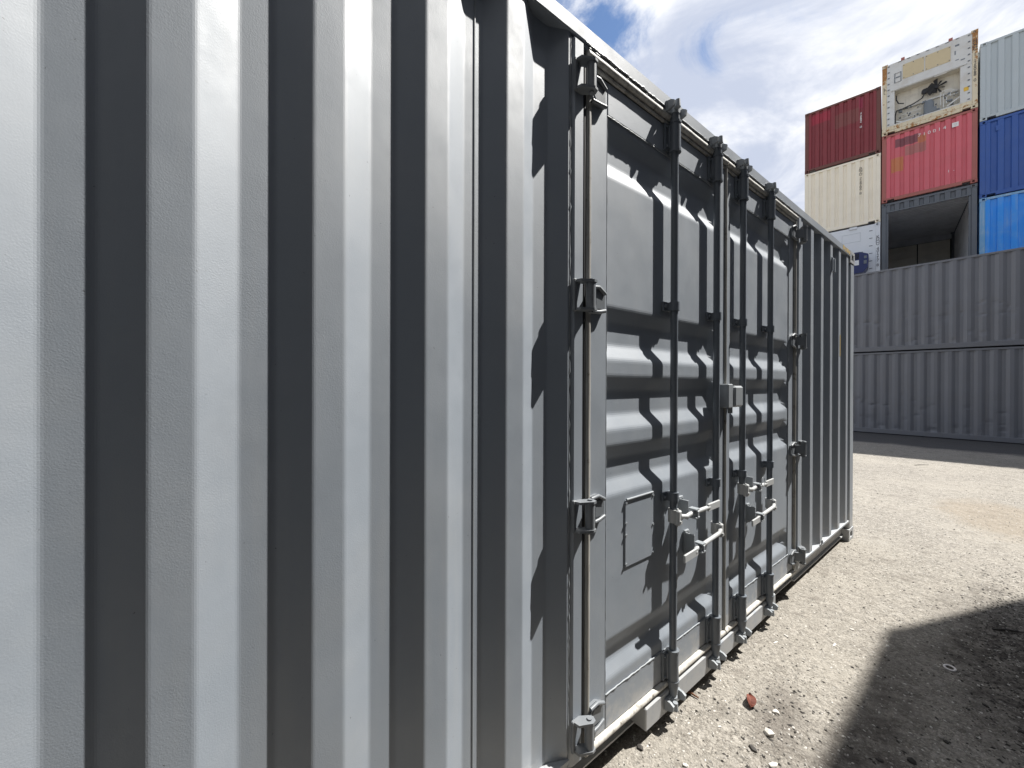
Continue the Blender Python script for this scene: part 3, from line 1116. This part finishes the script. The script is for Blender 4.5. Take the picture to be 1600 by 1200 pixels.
DS = MAT['charcoal_stack']
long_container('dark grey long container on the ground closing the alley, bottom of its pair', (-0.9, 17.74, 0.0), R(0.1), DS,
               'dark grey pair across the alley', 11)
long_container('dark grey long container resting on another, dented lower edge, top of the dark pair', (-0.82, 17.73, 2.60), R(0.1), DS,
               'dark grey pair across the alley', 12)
# the stack on the right of the alley, outside the frame, whose shadow lies on the ground
AL = MAT['charcoal_alley']
for i, wd in enumerate(('bottom', 'middle', 'top')):
    long_container('dark container, %s of the three-high stack along the right of the alley, outside the frame' % wd, (2.59, 9.25 - 6.096, i * 2.60), 0, AL,
                   'stack beside the alley', 5, dents=False).rotation_euler = (0, 0, R(-90))
# and an unseen row added behind the photographer, blocking sky to darken the alley
for i, wd in enumerate(('bottom', 'second', 'third', 'top')):
    long_container('unseen dark container, %s of the four-high row added behind the photographer to block sky' % wd, (0.6, -4.6, i * 2.60), R(180), AL,
                   'row added behind the photographer to block sky', 6, dents=False)

# ---- the mixed stack behind
PSI = R(8.0)
DIR = Vector((math.cos(PSI), math.sin(PSI), 0))
P0 = Vector((-1.0, 21.95, 0))


def at(t, z=0.0, off=0.0):
    n = Vector((-math.sin(PSI), math.cos(PSI), 0))
    p = P0 + DIR * t + n * off
    return (p.x, p.y, z)


TL, TM, TR = -2.385, 0.075, 2.565
LN = 6.058
GRP = 'containers stacked end-on behind the dark pair'
c_dred = box_container('shipping_container', 'dark maroon container with faded pink lettering, top left of the mixed stack', at(TL, 10.705), PSI, 2.42, LN, 2.59, MAT['dark_red'], MAT['dark_red_frame'], group=GRP)
c_cream = box_container('shipping_container', 'cream container below the dark maroon one', at(TL, 7.975), PSI, 2.42, LN, 2.70, MAT['cream'], MAT['cream'], group=GRP)
c_rose = box_container('shipping_container', 'faded rose red container with orange paint patches, numbered 710014', at(TM, 8.665), PSI, 2.45, LN, 2.60, MAT['rose_red'], MAT['rose_frame'], group=GRP)
c_grey = box_container('shipping_container', 'pale grey container topmost of the right column of the mixed stack', at(TR, 10.735), PSI, 2.44, LN, 2.70, MAT['pale_grey'], MAT['pale_grey'], group=GRP, pitch=0.30)
c_navy = box_container('shipping_container', 'dark blue container between the pale grey and the bright blue ones', at(TR, 8.065), PSI, 2.44, LN, 2.65, MAT['navy_blue'], MAT['navy_blue'], group=GRP, pitch=0.30)
c_sky = box_container('shipping_container', 'bright blue container with bleached post under the dark blue one', at(TR, 5.20), PSI, 2.44, LN, 2.85, MAT['sky_blue'], MAT['sky_blue_frame'], group=GRP, pitch=0.30)
# hidden bases that carry the columns
for t, zt, nm in ((TL, 5.06, 'left'), (TM, 5.72, 'middle'), (TR, 5.18, 'right')):
    hh = zt / 2 - 0.01
    for i, wd in enumerate(('bottom', 'second')):
        box_container('shipping_container', 'grey container %s from the ground under the %s column, hidden by the dark pair' % (wd, nm), at(t, i * zt / 2), PSI, 2.42, LN, hh,
                      MAT['charcoal_open'], MAT['charcoal_open'], group='hidden bases of the mixed stack')

# taller columns that carry on to the right, outside the frame; they shade the foot of the dark pair
for t, nz, nm in ((5.06, 6, 'first'), (7.56, 6, 'second')):
    for i in range(nz):
        box_container('shipping_container', 'navy container, %s of six in the %s column beyond the right edge' % (('bottom', 'second', 'third', 'fourth', 'fifth', 'top')[i], nm), at(t, i * 2.62), PSI, 2.42, LN, 2.61,
                      MAT['navy_blue'], MAT['navy_blue'], group='columns beyond the right edge')

# unseen short stack added on the right, cutting bounce light on the dark pair
for i, wd in enumerate(('bottom', 'middle', 'top')):
    box_container('shipping_container', 'unseen dark container, %s of three in a stack added to shade the dark pair' % wd, (4.85, 9.6, i * 2.60), 0.0, 2.438, LN, 2.59,
                  AL, AL, group='short stack added right of the yard for shade')

# lettering on those ends
LW, LD, LG = MAT['letter_white'], MAT['letter_dark'], MAT['letter_grey']


def stacked(s):
    return '\n'.join(s)


text_mesh(stacked('4186846'), 0.095, LW, c_dred, (0.615, 0.0095, 1.62), spacing=0.62, xs=1.25)
text_mesh('0', 0.12, LW, c_dred, (0.615, 0.0095, 1.24), xs=1.3)
text_mesh(stacked('BNZU 724786 8'), 0.135, LG, c_cream, (0.615, 0.0095, 1.80), spacing=0.62, xs=1.15)
for i, ch in enumerate('710014'):
    text_mesh(ch, 0.165, LW, c_rose, (-0.20 + i * 0.128, 0.0095 if i % 2 == 0 else 0.0095, 2.235), xs=1.0)
text_mesh('0', 0.14, LW, c_rose, (0.70, 0.0095, 2.24), xs=1.2)
MB().box(0.62, 0.78, 0.0085, 0.0105, 2.16, 2.32, 0.0003).obj('check_digit_box', LW, c_rose)
text_mesh('1  -', 0.13, LW, c_rose, (0.60, 0.0095, 0.62), xs=1.0)
MB().box(-0.86, -0.76, 0.006, 0.03, 2.20, 2.38, 0.004).obj('vent_hood', MAT['navy_blue'], c_navy)

# ---- open container in the middle column
MO, MI = MAT['charcoal_open'], MAT['interior_grey']
e = tag(empty('shipping_container', at(TM, 5.74), PSI), 'dark grey container open at its near end, showing closed doors deep inside', 'container', GRP)
w, l, h = 2.45, LN, 2.88
hw = w / 2
castings(e, -hw, hw, 0, l, h, MO)


def ob(nm, *a, mat=MO, b=0.006, par=None):
    return MB().box(*a, b).obj(nm, mat, par or e)


for s in (-1, 1):
    xs = sorted((s * hw - s * 0.003, s * hw - s * 0.135))
    ob('corner_post', *xs, 0.004, 0.15, 0.118, h - 0.118, b=0.012)
    ob('corner_post', *xs, l - 0.15, l - 0.004, 0.118, h - 0.118, b=0.012)
    xi = sorted((s * (hw - 0.136), s * (hw - 0.20)))
    ob('door_jamb', *xi, 0.03, 0.10, 0.15, h - 0.38)
    xr = sorted((s * hw - s * 0.002, s * hw - s * 0.06))
    ob('top_side_rail', *xr, 0.178, l - 0.178, h - 0.066, h - 0.006)
    ob('bottom_side_rail', *xr, 0.178, l - 0.178, 0.03, 0.16)
    MB().strip(corr(0.15, l - 0.15, 0.2, r=0), [0.155, h - 0.06], lambda p, z: (s * (hw - 0.008 + p[1]), p[0], z)).obj('wall_panel', MI, e)
ob('end_rail', -hw + 0.162, hw - 0.162, 0.006, 0.075, h - 0.085, h - 0.004)
ob('end_sill', -hw + 0.165, hw - 0.165, 0.006, 0.075, 0.022, 0.15)
ob('header_rail', -hw + 0.14, hw - 0.14, 0.010, 0.070, h - 0.375, h - 0.325)
MB().strip(end_corr(hw - 0.14), [h - 0.33, h - 0.083], lambda p, z: (p[0], 0.014 - p[1], z)).obj('header_panel', MO, e)
MB().strip(corr(0.06, l - 0.06, 0.2, 0.21, 0.09, 0.015, 0.02, 0), [-hw + 0.05, hw - 0.05], lambda p, x: (x, p[0], h - 0.03 + p[1])).obj('roof', MI, e)
ob('floor', -hw + 0.06, hw - 0.06, 0.06, l - 0.06, 0.12, 0.15, mat=MI)
DO = MAT['door_olive']
ob('end_rail', -hw + 0.02, hw - 0.02, l - 0.14, l - 0.006, h - 0.30, h - 0.02, mat=MI)
ob('end_frame', -hw + 0.01, hw - 0.01, l - 0.045, l - 0.01, 0.10, h - 0.10, mat=MAT['black_void'])
for s in (-1, 1):
    xs = sorted((s * 0.018, s * (hw - 0.17)))
    d = ob('door', *xs, l - 0.09, l - 0.05, 0.16, h - 0.32, mat=DO)
    for k, z in enumerate((0.42, 0.95, 1.45, 1.95, 2.30)):
        ob('door_rib', xs[0] + 0.07, xs[1] - 0.07, l - 0.112, l - 0.088, z, z + 0.05, mat=DO, par=d, b=0.01)

# ---- white reefer end (left column, bottom) with generator
WR = MAT['white_reefer']
c_white = box_container('refrigerated_container', 'white refrigerated container with black code on its post, beneath the cream one', at(TL, 5.07), PSI, 2.42, LN, 2.88, WR, WR, front='reefer', group=GRP)
hw = 1.21
MB().box(-hw + 0.136, hw - 0.136, 0.016, 0.06, 0.156, 2.86, 0.004).obj('end_panel', WR, c_white)
m = MB()
for (x0, x1, z0, z1) in ((0.05, 0.62, 2.28, 2.62), (-0.9, -0.2, 2.28, 2.62)):
    m.tube([(x0, 0.014, z0), (x1, 0.014, z0), (x1, 0.014, z1), (x0, 0.014, z1)], 0.006, 5, closed=True)
m.objs('hatch_frame', MAT['pale_grey'], c_white)
m = MB()
for z in [0.5 + 0.30 * i for i in range(8)]:
    for x in (-0.93, 0.93):
        m.box(x - 0.05, x + 0.05, 0.004, 0.02, z, z + 0.025, 0.003)
m.objs('panel_bolt', MAT['machine_grey'], c_white)
MB().box(0.28, 0.52, -0.02, 0.06, 2.79, 2.885, 0.008).obj('clip', WR, c_white)
text_mesh(stacked('KDOU 401217 8'), 0.15, LD, c_white, (hw - 0.075, -0.0015, 1.76), spacing=0.62, xs=1.0)
# generator clipped on the end, seen just past the main container's corner
gs = tag(empty('generator', at(TL, 5.95, -0.56), PSI), 'navy blue generator box with louvres hung on the white refrigerated container', 'generator')
GB = MAT['genset_blue']
oct_ = [(-0.95, 0.10), (-0.85, 0.0), (0.72, 0.0), (0.86, 0.20), (0.88, 0.66), (0.86, 0.71), (0.62, 0.82), (-0.85, 0.82), (-0.95, 0.74)]
MB().prism(oct_, 1, 0.0, 0.55).obj('housing', GB, gs)
m = MB()
for i in range(7):
    m.box(-0.55, 0.60, -0.014, 0.004, 0.55 + i * 0.034, 0.567 + i * 0.034, 0.003)
m.objs('louvre', MAT['black_rubber'], gs)
MB().box(0.16, 0.60, -0.008, 0.002, 0.31, 0.50, 0.001).obj('label_plate', MAT['sticker_white'], gs)
m = MB()
m.box(0.74, 0.83, -0.012, 0.004, 0.33, 0.46, 0.01)
m.box(0.75, 0.83, -0.012, 0.004, 0.54, 0.64, 0.01)
m.objs('port', MAT['machine_grey'], gs)
MB().box(-0.9, 0.7, 0.5, 0.60, 0.86, 0.94, 0.004).obj('mounting_bracket', MAT['machine_grey'], gs)

# ---- old reefer with its machinery open (middle column, top)
RF, RP, RB, RI = MAT['reefer_frame'], MAT['reefer_panel'], MAT['reefer_beige'], MAT['reefer_inner']
c_ref = box_container('refrigerated_container', 'rust streaked old cream refrigerated container with exposed machinery, topmost of the middle column', at(TM, 11.285), PSI, 2.45, LN, 2.74, RP, RF, front='reefer', group=GRP)
w, h = 2.45, 2.74
hw = w / 2
ip = hw - 0.136


def U(u): return -hw + u * w
def V(v): return h * (1 - v)


def rb(nm, *a, mat=RP, b=0.006, par=None):
    return MB().box(*a, b).obj(nm, mat, par or c_ref)


rb('end_sill', -ip, ip, 0.004, 0.06, 0.156, 0.30, mat=RF)
cu0, cu1, cz0, cz1 = U(0.145), U(0.83), V(0.875), V(0.41)
rb('front_panel', -ip, ip, 0.016, 0.05, cz1, h - 0.05)
rb('front_panel', -ip, cu0, 0.016, 0.05, 0.302, cz1 - 0.0005)
rb('front_panel', cu1, ip, 0.016, 0.05, 0.302, cz1 - 0.0005)
rb('front_panel', cu0, cu1, 0.016, 0.05, 0.302, cz0)
rb('ledge', -ip + 0.12, ip - 0.12, -0.012, 0.02, cz1 + 0.02, cz1 + 0.06)
m = MB()      # cavity lining
dp = 0.32
m.add([(cu0, 0.05, cz0), (cu1, 0.05, cz0), (cu1, 0.05, cz1), (cu0, 0.05, cz1), (cu0, dp, cz0), (cu1, dp, cz0), (cu1, dp, cz1), (cu0, dp, cz1)],
      [(0, 1, 5, 4), (1, 2, 6, 5), (2, 3, 7, 6), (3, 0, 4, 7), (4, 5, 6, 7)])
m.obj('machine_bay', RI, c_ref)
for u0, u1 in ((0.235, 0.465), (0.478, 0.735)):
    p = rb('access_panel', U(u0), U(u1), 0.004, 0.018, V(0.285), V(0.085), mat=RB)
    m = MB()
    for uu in (u0 + 0.012, (u0 + u1) / 2, u1 - 0.012):
        for vv in (0.10, 0.27):
            m.box(U(uu) - 0.014, U(uu) + 0.014, -0.004, 0.006, V(vv) - 0.014, V(vv) + 0.014, 0.003)
    m.objs('bolt', MAT['machine_grey'], p)
m = MB()
m.tube([(U(0.145), 0.008, V(0.17)), (U(0.215), 0.008, V(0.17)), (U(0.215), 0.008, V(0.30)), (U(0.145), 0.008, V(0.30))], 0.012, 6, closed=True)
m.box(U(0.155), U(0.205), 0.004, 0.02, V(0.238), V(0.222), 0.003)
m.obj('drain_hatch', MAT['machine_grey'], c_ref)
m = MB()
for u in (0.078, 0.915):
    for i in range(11):
        z = 0.36 + i * 0.225
        m.box(U(u) - 0.03, U(u) + 0.022, -0.006, 0.02, z, z + 0.035, 0.004)
for i in range(7):
    m.box(U(0.2 + i * 0.1) - 0.04, U(0.2 + i * 0.1) + 0.04, -0.004, 0.02, h - 0.075, h - 0.05, 0.004)
m.objs('clamp', MAT['machine_grey'], c_ref)
for u in (0.235, 0.735):
    rb('lifting_lug', U(u) - 0.05, U(u) + 0.05, 0.0, 0.08, h - 0.055, h + 0.05, mat=MAT['rose_frame'])
rb('sticker', U(0.865), U(0.912), 0.008, 0.0165, V(0.745), V(0.695), mat=MAT['sticker_yellow'], b=0.001)
for k, (u, v, a, b_) in enumerate(((0.80, 0.11, 0.05, 0.03), (0.78, 0.20, 0.015, 0.07), (0.80, 0.30, 0.04, 0.015), (0.855, 0.32, 0.05, 0.02), (0.86, 0.40, 0.03, 0.02))):
    rb('stencil', U(u) - a, U(u) + a, 0.012, 0.0165, V(v) - b_, V(v) + b_, mat=MAT['machine_grey'], b=0.0005)
# machinery in the bay
fx, fz, fy = U(0.60), V(0.53), 0.30
m = MB()
m.cyl((fx, fy - 0.05, fz), (fx, fy + 0.15, fz), 0.055, n=12)
for i in range(9):
    t = i * 2 * math.pi / 9 + 0.2
    d, n_ = Vector((math.cos(t), 0, math.sin(t))), Vector((-math.sin(t), 0, math.cos(t)))
    d *= (1.0, 0.8, 1.1, 0.9, 1.05, 1.0, 0.75, 0.95, 0.85)[i]
    n_ *= (1.0, 0.7, 1.1, 1.5, 1.6, 1.5, 1.0, 0.7, 0.6)[i]
    c0 = Vector((fx, fy, fz))
    q = [c0 + d * 0.05 - n_ * 0.025 + Vector((0, -.02, 0)), c0 + d * 0.05 + n_ * 0.025 + Vector((0, .02, 0)),
         c0 + d * 0.26 + n_ * 0.075 + Vector((0, .05, 0)), c0 + d * 0.27 - n_ * 0.03 + Vector((0, -.05, 0))]
    off = Vector((0, 0.006, 0))
    m.add(q + [p + off for p in q], [(0, 1, 2, 3), (7, 6, 5, 4), (0, 1, 5, 4), (1, 2, 6, 5), (2, 3, 7, 6), (3, 0, 4, 7)])
m.obj('fan', MAT['black_rubber'], c_ref)
m = MB()
m.cyl((U(0.475), 0.30, V(0.525)), (U(0.475), 0.45, V(0.525)), 0.085, n=14)
m.tube([(U(0.475), 0.30, V(0.56)), (U(0.45), 0.22, V(0.62)), (U(0.36), 0.20, V(0.66)), (U(0.25), 0.18, V(0.68)), (U(0.165), 0.12, V(0.69)), (U(0.152), 0.09, V(0.76)), (U(0.15), 0.07, V(0.87))], 0.022, 7)
m.tube([(U(0.165), 0.18, V(0.47)), (U(0.165), 0.16, V(0.53)), (U(0.19), 0.16, V(0.59)), (U(0.25), 0.2, V(0.61))], 0.02, 7)
m.obj('power_cable', MAT['black_rubber'], c_ref)
m = MB()
m.cyl((U(0.52), 0.25, V(0.865)), (U(0.52), 0.25, V(0.72)), 0.14, n=16)
m.cyl((U(0.52), 0.25, V(0.72)), (U(0.52), 0.25, V(0.68)), 0.14, 0.08, n=16)
m.box(U(0.48), U(0.60), 0.12, 0.25, V(0.86), V(0.80), 0.01)
m.obj('compressor', MAT['machine_grey'], c_ref)
m = MB()
rng = random.Random(4)
for u, v0, v1 in ((0.64, 0.62, 0.80), (0.67, 0.64, 0.84), (0.70, 0.70, 0.80), (0.74, 0.66, 0.72)):
    m.tube([(U(u), 0.24, V(v1)), (U(u), 0.24, V(v0 + .02)), (U(u + 0.02), 0.24, V(v0)), (U(u + 0.12), 0.26, V(v0 + 0.01))], 0.014, 6)
m.tube([(U(0.20), 0.3, V(0.75)), (U(0.45), 0.3, V(0.75))], 0.012, 6)
m.tube([(U(0.20), 0.3, V(0.81)), (U(0.44), 0.3, V(0.80))], 0.012, 6)
m.tube([(U(0.18), 0.3, V(0.845)), (U(0.47), 0.3, V(0.845))], 0.012, 6)
m.objs('pipe', RP, c_ref)
m = MB()
for i in range(34):
    u, v = rng.uniform(0.18, 0.80), rng.uniform(0.66, 0.86)
    s_ = rng.uniform(0.012, 0.05)
    m.box(U(u) - s_, U(u) + s_, 0.22, 0.36, V(v) - s_ * 0.7, V(v) + s_ * 0.7, 0.01)
m.objs('fitting', MAT['machine_grey'], c_ref)
m = MB()
m.box(U(0.17), U(0.81), 0.42, 0.50, V(0.66), V(0.645), 0.004)
m.box(-0.21, 0.21, -0.015, 0.015, -0.02, 0.02, 0.004, Matrix.Translation((U(0.775), 0.10, V(0.815))) @ Matrix.Rotation(R(-32), 4, 'Y'))
m.box(-0.10, 0.10, -0.015, 0.015, -0.02, 0.02, 0.004, Matrix.Translation((U(0.20), 0.10, V(0.855))) @ Matrix.Rotation(R(28), 4, 'Y'))
m.box(U(0.57), U(0.70), 0.03, 0.05, cz1 - 0.02, cz1 + 0.03, 0.004)
m.objs('brace', RP, c_ref)
for o in c_ref.children:
    if o.name.split('.')[0] in ('fan', 'power_cable', 'compressor', 'pipe', 'fitting', 'brace'):
        o.scale.y = 0.6
text_mesh(stacked('HOOU 1 126068 0'), 0.15, LD, c_ref, (hw - 0.072, -0.0015, 1.66), spacing=0.66, xs=0.9)
text_mesh(stacked('LPL'), 0.13, LD, c_ref, (-hw + 0.072, -0.0015, 1.74), spacing=0.7, xs=0.9)

# ------------------------------------------------------------------ ground litter
rng = random.Random(77)


def stone_mb(r, seed, flat=0.6):
    bm = bmesh.new()
    bmesh.ops.create_icosphere(bm, subdivisions=1, radius=r)
    q = random.Random(seed)
    a, b = q.uniform(0.7, 1.5), q.uniform(0.6, 1.1)
    for v in bm.verts:
        k = 1 + q.uniform(-0.28, 0.22)
        v.co = Vector((v.co.x * a * k, v.co.y * b * k, max(-r * 0.25, v.co.z * flat * k)))
    m = MB()
    m.add([v.co.copy() for v in bm.verts], [[v.index for v in f.verts] for f in bm.faces])
    bm.free()
    return m


def stone(name, x, y, r, mat, label, group=None, seed=0, rz=0.0, sc=(1, 1, 1), flat=0.6, cat='stone'):
    o = stone_mb(r, seed, flat).obj(name, MAT[mat], None)
    o.location = (x, y, r * 0.18 * sc[2])
    o.rotation_euler = (0, 0, rz)
    o.scale = sc
    return tag(o, label, cat, group)


# pixel -> ground positions worked out from the camera fit
def gp(X, Y):
    f = 615.33
    d = fw + r2 * ((X - 800) / f) - u2 * ((Y - 600) / f)
    o = Vector((M[0][3], M[1][3], M[2][3]))
    t = -o.z / d.z
    p = o + d * t
    return p.x, p.y


big = [((1201, 1146), 0.028, 'stone_white', 'largest white stone on the sunlit gravel near the lower edge'),
       ((1212, 1113), 0.016, 'stone_white', 'white chip on the gravel just behind the largest white stone'),
       ((1228, 994), 0.014, 'stone_white', 'pale stone on the gravel by the far lock bar feet, long and flat'),
       ((1212, 1004), 0.010, 'stone_white', 'pale stone fragment left of the long flat pale stone'),
       ((1304, 1008), 0.011, 'stone_white', 'short pale stick of stone in the sun near the shadow edge'),
       ((1331, 984), 0.010, 'stone_white', 'round white stone in the sun near the shadow corner'),
       ((1387, 1010), 0.010, 'stone_white', 'small white pebble right on the shadow edge'),
       ((1470, 1153), 0.013, 'stone_grey', 'pale grey pebble in the shadow beside a darker one'),
       ((1478, 1160), 0.013, 'stone_dark', 'dark pebble touching the pale grey pebble in the shadow'),
       ((1424, 1190), 0.019, 'stone_dark', 'largest black lump in the shadow at the lower edge'),
       ((1375, 1189), 0.011, 'stone_dark', 'black lump left of the largest black lump'),
       ((1540, 1103), 0.012, 'stone_dark', 'black lump alone in the middle of the shadow'),
       ((1597, 1144), 0.014, 'stone_dark', 'black lump at the right edge of the view'),
       ((1332, 1043), 0.009, 'stone_dark', 'dark bit on the sunlit gravel left of the shadow edge'),
       ((1117, 1093), 0.009, 'stone_dark', 'dark bit on the sunlit gravel left of the brown leaf'),
       ((1177, 1171), 0.016, 'stone_dark', 'dark lump on the sunlit gravel below the largest white stone'),
       ((1170, 1172), 0.008, 'stone_grey', 'grey chip beside the dark lump below the largest white stone'),
       ((1071, 1197), 0.014, 'stone_white', 'white chip cut by the bottom edge of the view'),
       ((1208, 1197), 0.018, 'stone_white', 'white stone at the bottom edge below the largest white stone'),
       ((1124, 1136), 0.007, 'stone_white', 'tiny white chip below the brown leaf'),
       ((1078, 1123), 0.006, 'stone_dark', 'tiny dark chip below the near lock bar foot'),
       ((1350, 950), 0.008, 'stone_dark', 'dark chip in the sun left of the slanting shadow edge'),
       ((1000, 1168), 0.016, 'stone_dark', 'dark clod at the shadow line under the near door leaf')]
for i, (p, r, mt, lb) in enumerate(big):
    x, y = gp(*p)
    q = random.Random(i)
    st = (1.6, 0.7, 0.7) if 'long' in lb or 'stick' in lb else (1, 1, 1)
    stone('stone', x, y, r, mt, lb, 'stones on the gravel', 100 + i, q.uniform(0, 6), st)

# brown leaf
x, y = gp(1170, 1098)
m = MB()
n = 9
vs, fs = [], []
for i in range(n):
    t = i / (n - 1)
    wv = 0.021 * math.sin(math.pi * min(1, t ** 0.8)) + 0.0006
    cx = -0.045 + 0.09 * t
    z = 0.010 + 0.016 * math.sin(t * 3.1) ** 2
    vs += [(cx, -wv, z + 0.012), (cx, 0, z), (cx, wv, z + 0.014 * (1 - t))]
for i in range(n - 1):
    for k in range(2):
        fs.append((i * 3 + k, i * 3 + k + 1, i * 3 + k + 4, i * 3 + k + 3))
m.add(vs, fs)
lf = m.obj('leaf', MAT['leaf_brown'], None, solid=0.0012)
lf.location = (x, y, 0.0)
lf.rotation_euler = (R(18), R(-6), R(115))
tag(lf, 'curled reddish brown dry leaf on the sunlit gravel', 'leaf')
# white washer
x, y = gp(1484, 1045)
m = MB()
m.tube([(0.021 * math.cos(t), 0.021 * math.sin(t), 0) for t in [i * math.pi / 10 for i in range(20)]], 0.0058, 6, closed=True)
ws = m.obj('ring', MAT['washer_white'], None)
ws.location = (x, y, 0.006)
ws.scale = (1, 1, 0.6)
ws.rotation_euler = (R(6), 0, 0)
tag(ws, 'flat white plastic ring lying in the shadow', 'ring')
for (a, b), rz, ln_, lb in (((1080, 1087), 0.3, 0.07, 'red brown twig by the foot of the nearest lock bar'),
                           ((1440, 727), 1.0, 0.30, 'thin dark stick on the gravel before the dark pair'),
                           ((1575, 987), 0.7, 0.16, 'thin black stick in the shadow at the right edge')):
    x, y = gp(a, b)
    m = MB()
    m.tube([(-ln_ / 2, 0, 0.004), (-ln_ * 0.1, 0.006, 0.008), (ln_ / 2, -0.004, 0.005)], [0.005, 0.006, 0.003], 6)
    tw = m.obj('twig', MAT['twig_brown' if 'brown' in lb else 'stone_dark'], None)
    tw.location = (x, y, 0.002)
    tw.rotation_euler = (0, 0, rz)
    tag(tw, lb, 'twig')

# loose grit too small to count
def grit(mat, n, seed, rmin, rmax, rectf):
    q = random.Random(seed)
    m = MB()
    for i in range(n):
        x, y = rectf(q)
        r = rmin + (rmax - rmin) * q.random() ** 3
        a = q.uniform(0, 6.28)
        ca, sa = math.cos(a), math.sin(a)
        ex, ey, ez = r * q.uniform(0.8, 1.5), r * q.uniform(0.6, 1.0), r * q.uniform(0.4, 0.8)
        pts = [(ex, 0, 0), (0, ey, 0), (-ex, 0, 0.1 * ez), (0, -ey, 0), (0.3 * ex * q.uniform(-1, 1), 0.3 * ey * q.uniform(-1, 1), ez)]
        vs = [(x + px_ * ca - py_ * sa, y + px_ * sa + py_ * ca, pz_ + 0.0005) for px_, py_, pz_ in pts]
        m.add(vs, [(0, 1, 4), (1, 2, 4), (2, 3, 4), (3, 0, 4)])
    return m


def zone(q):
    y = 1.7 + 11.0 * q.random() ** 1.7
    return q.uniform(-0.35 - max(0, y - 6.1) * 0.3, 1.25), y


tag(grit('stone_white', 10000, 1, 0.0012, 0.0075, zone).obj('pale_grit', MAT['stone_white'], None), 'loose pale grit scattered over the gravel', 'gravel', kind='stuff')
tag(grit('stone_grey', 20000, 2, 0.0015, 0.0085, zone).obj('grey_grit', MAT['stone_grey'], None), 'loose grey grit scattered over the gravel', 'gravel', kind='stuff')


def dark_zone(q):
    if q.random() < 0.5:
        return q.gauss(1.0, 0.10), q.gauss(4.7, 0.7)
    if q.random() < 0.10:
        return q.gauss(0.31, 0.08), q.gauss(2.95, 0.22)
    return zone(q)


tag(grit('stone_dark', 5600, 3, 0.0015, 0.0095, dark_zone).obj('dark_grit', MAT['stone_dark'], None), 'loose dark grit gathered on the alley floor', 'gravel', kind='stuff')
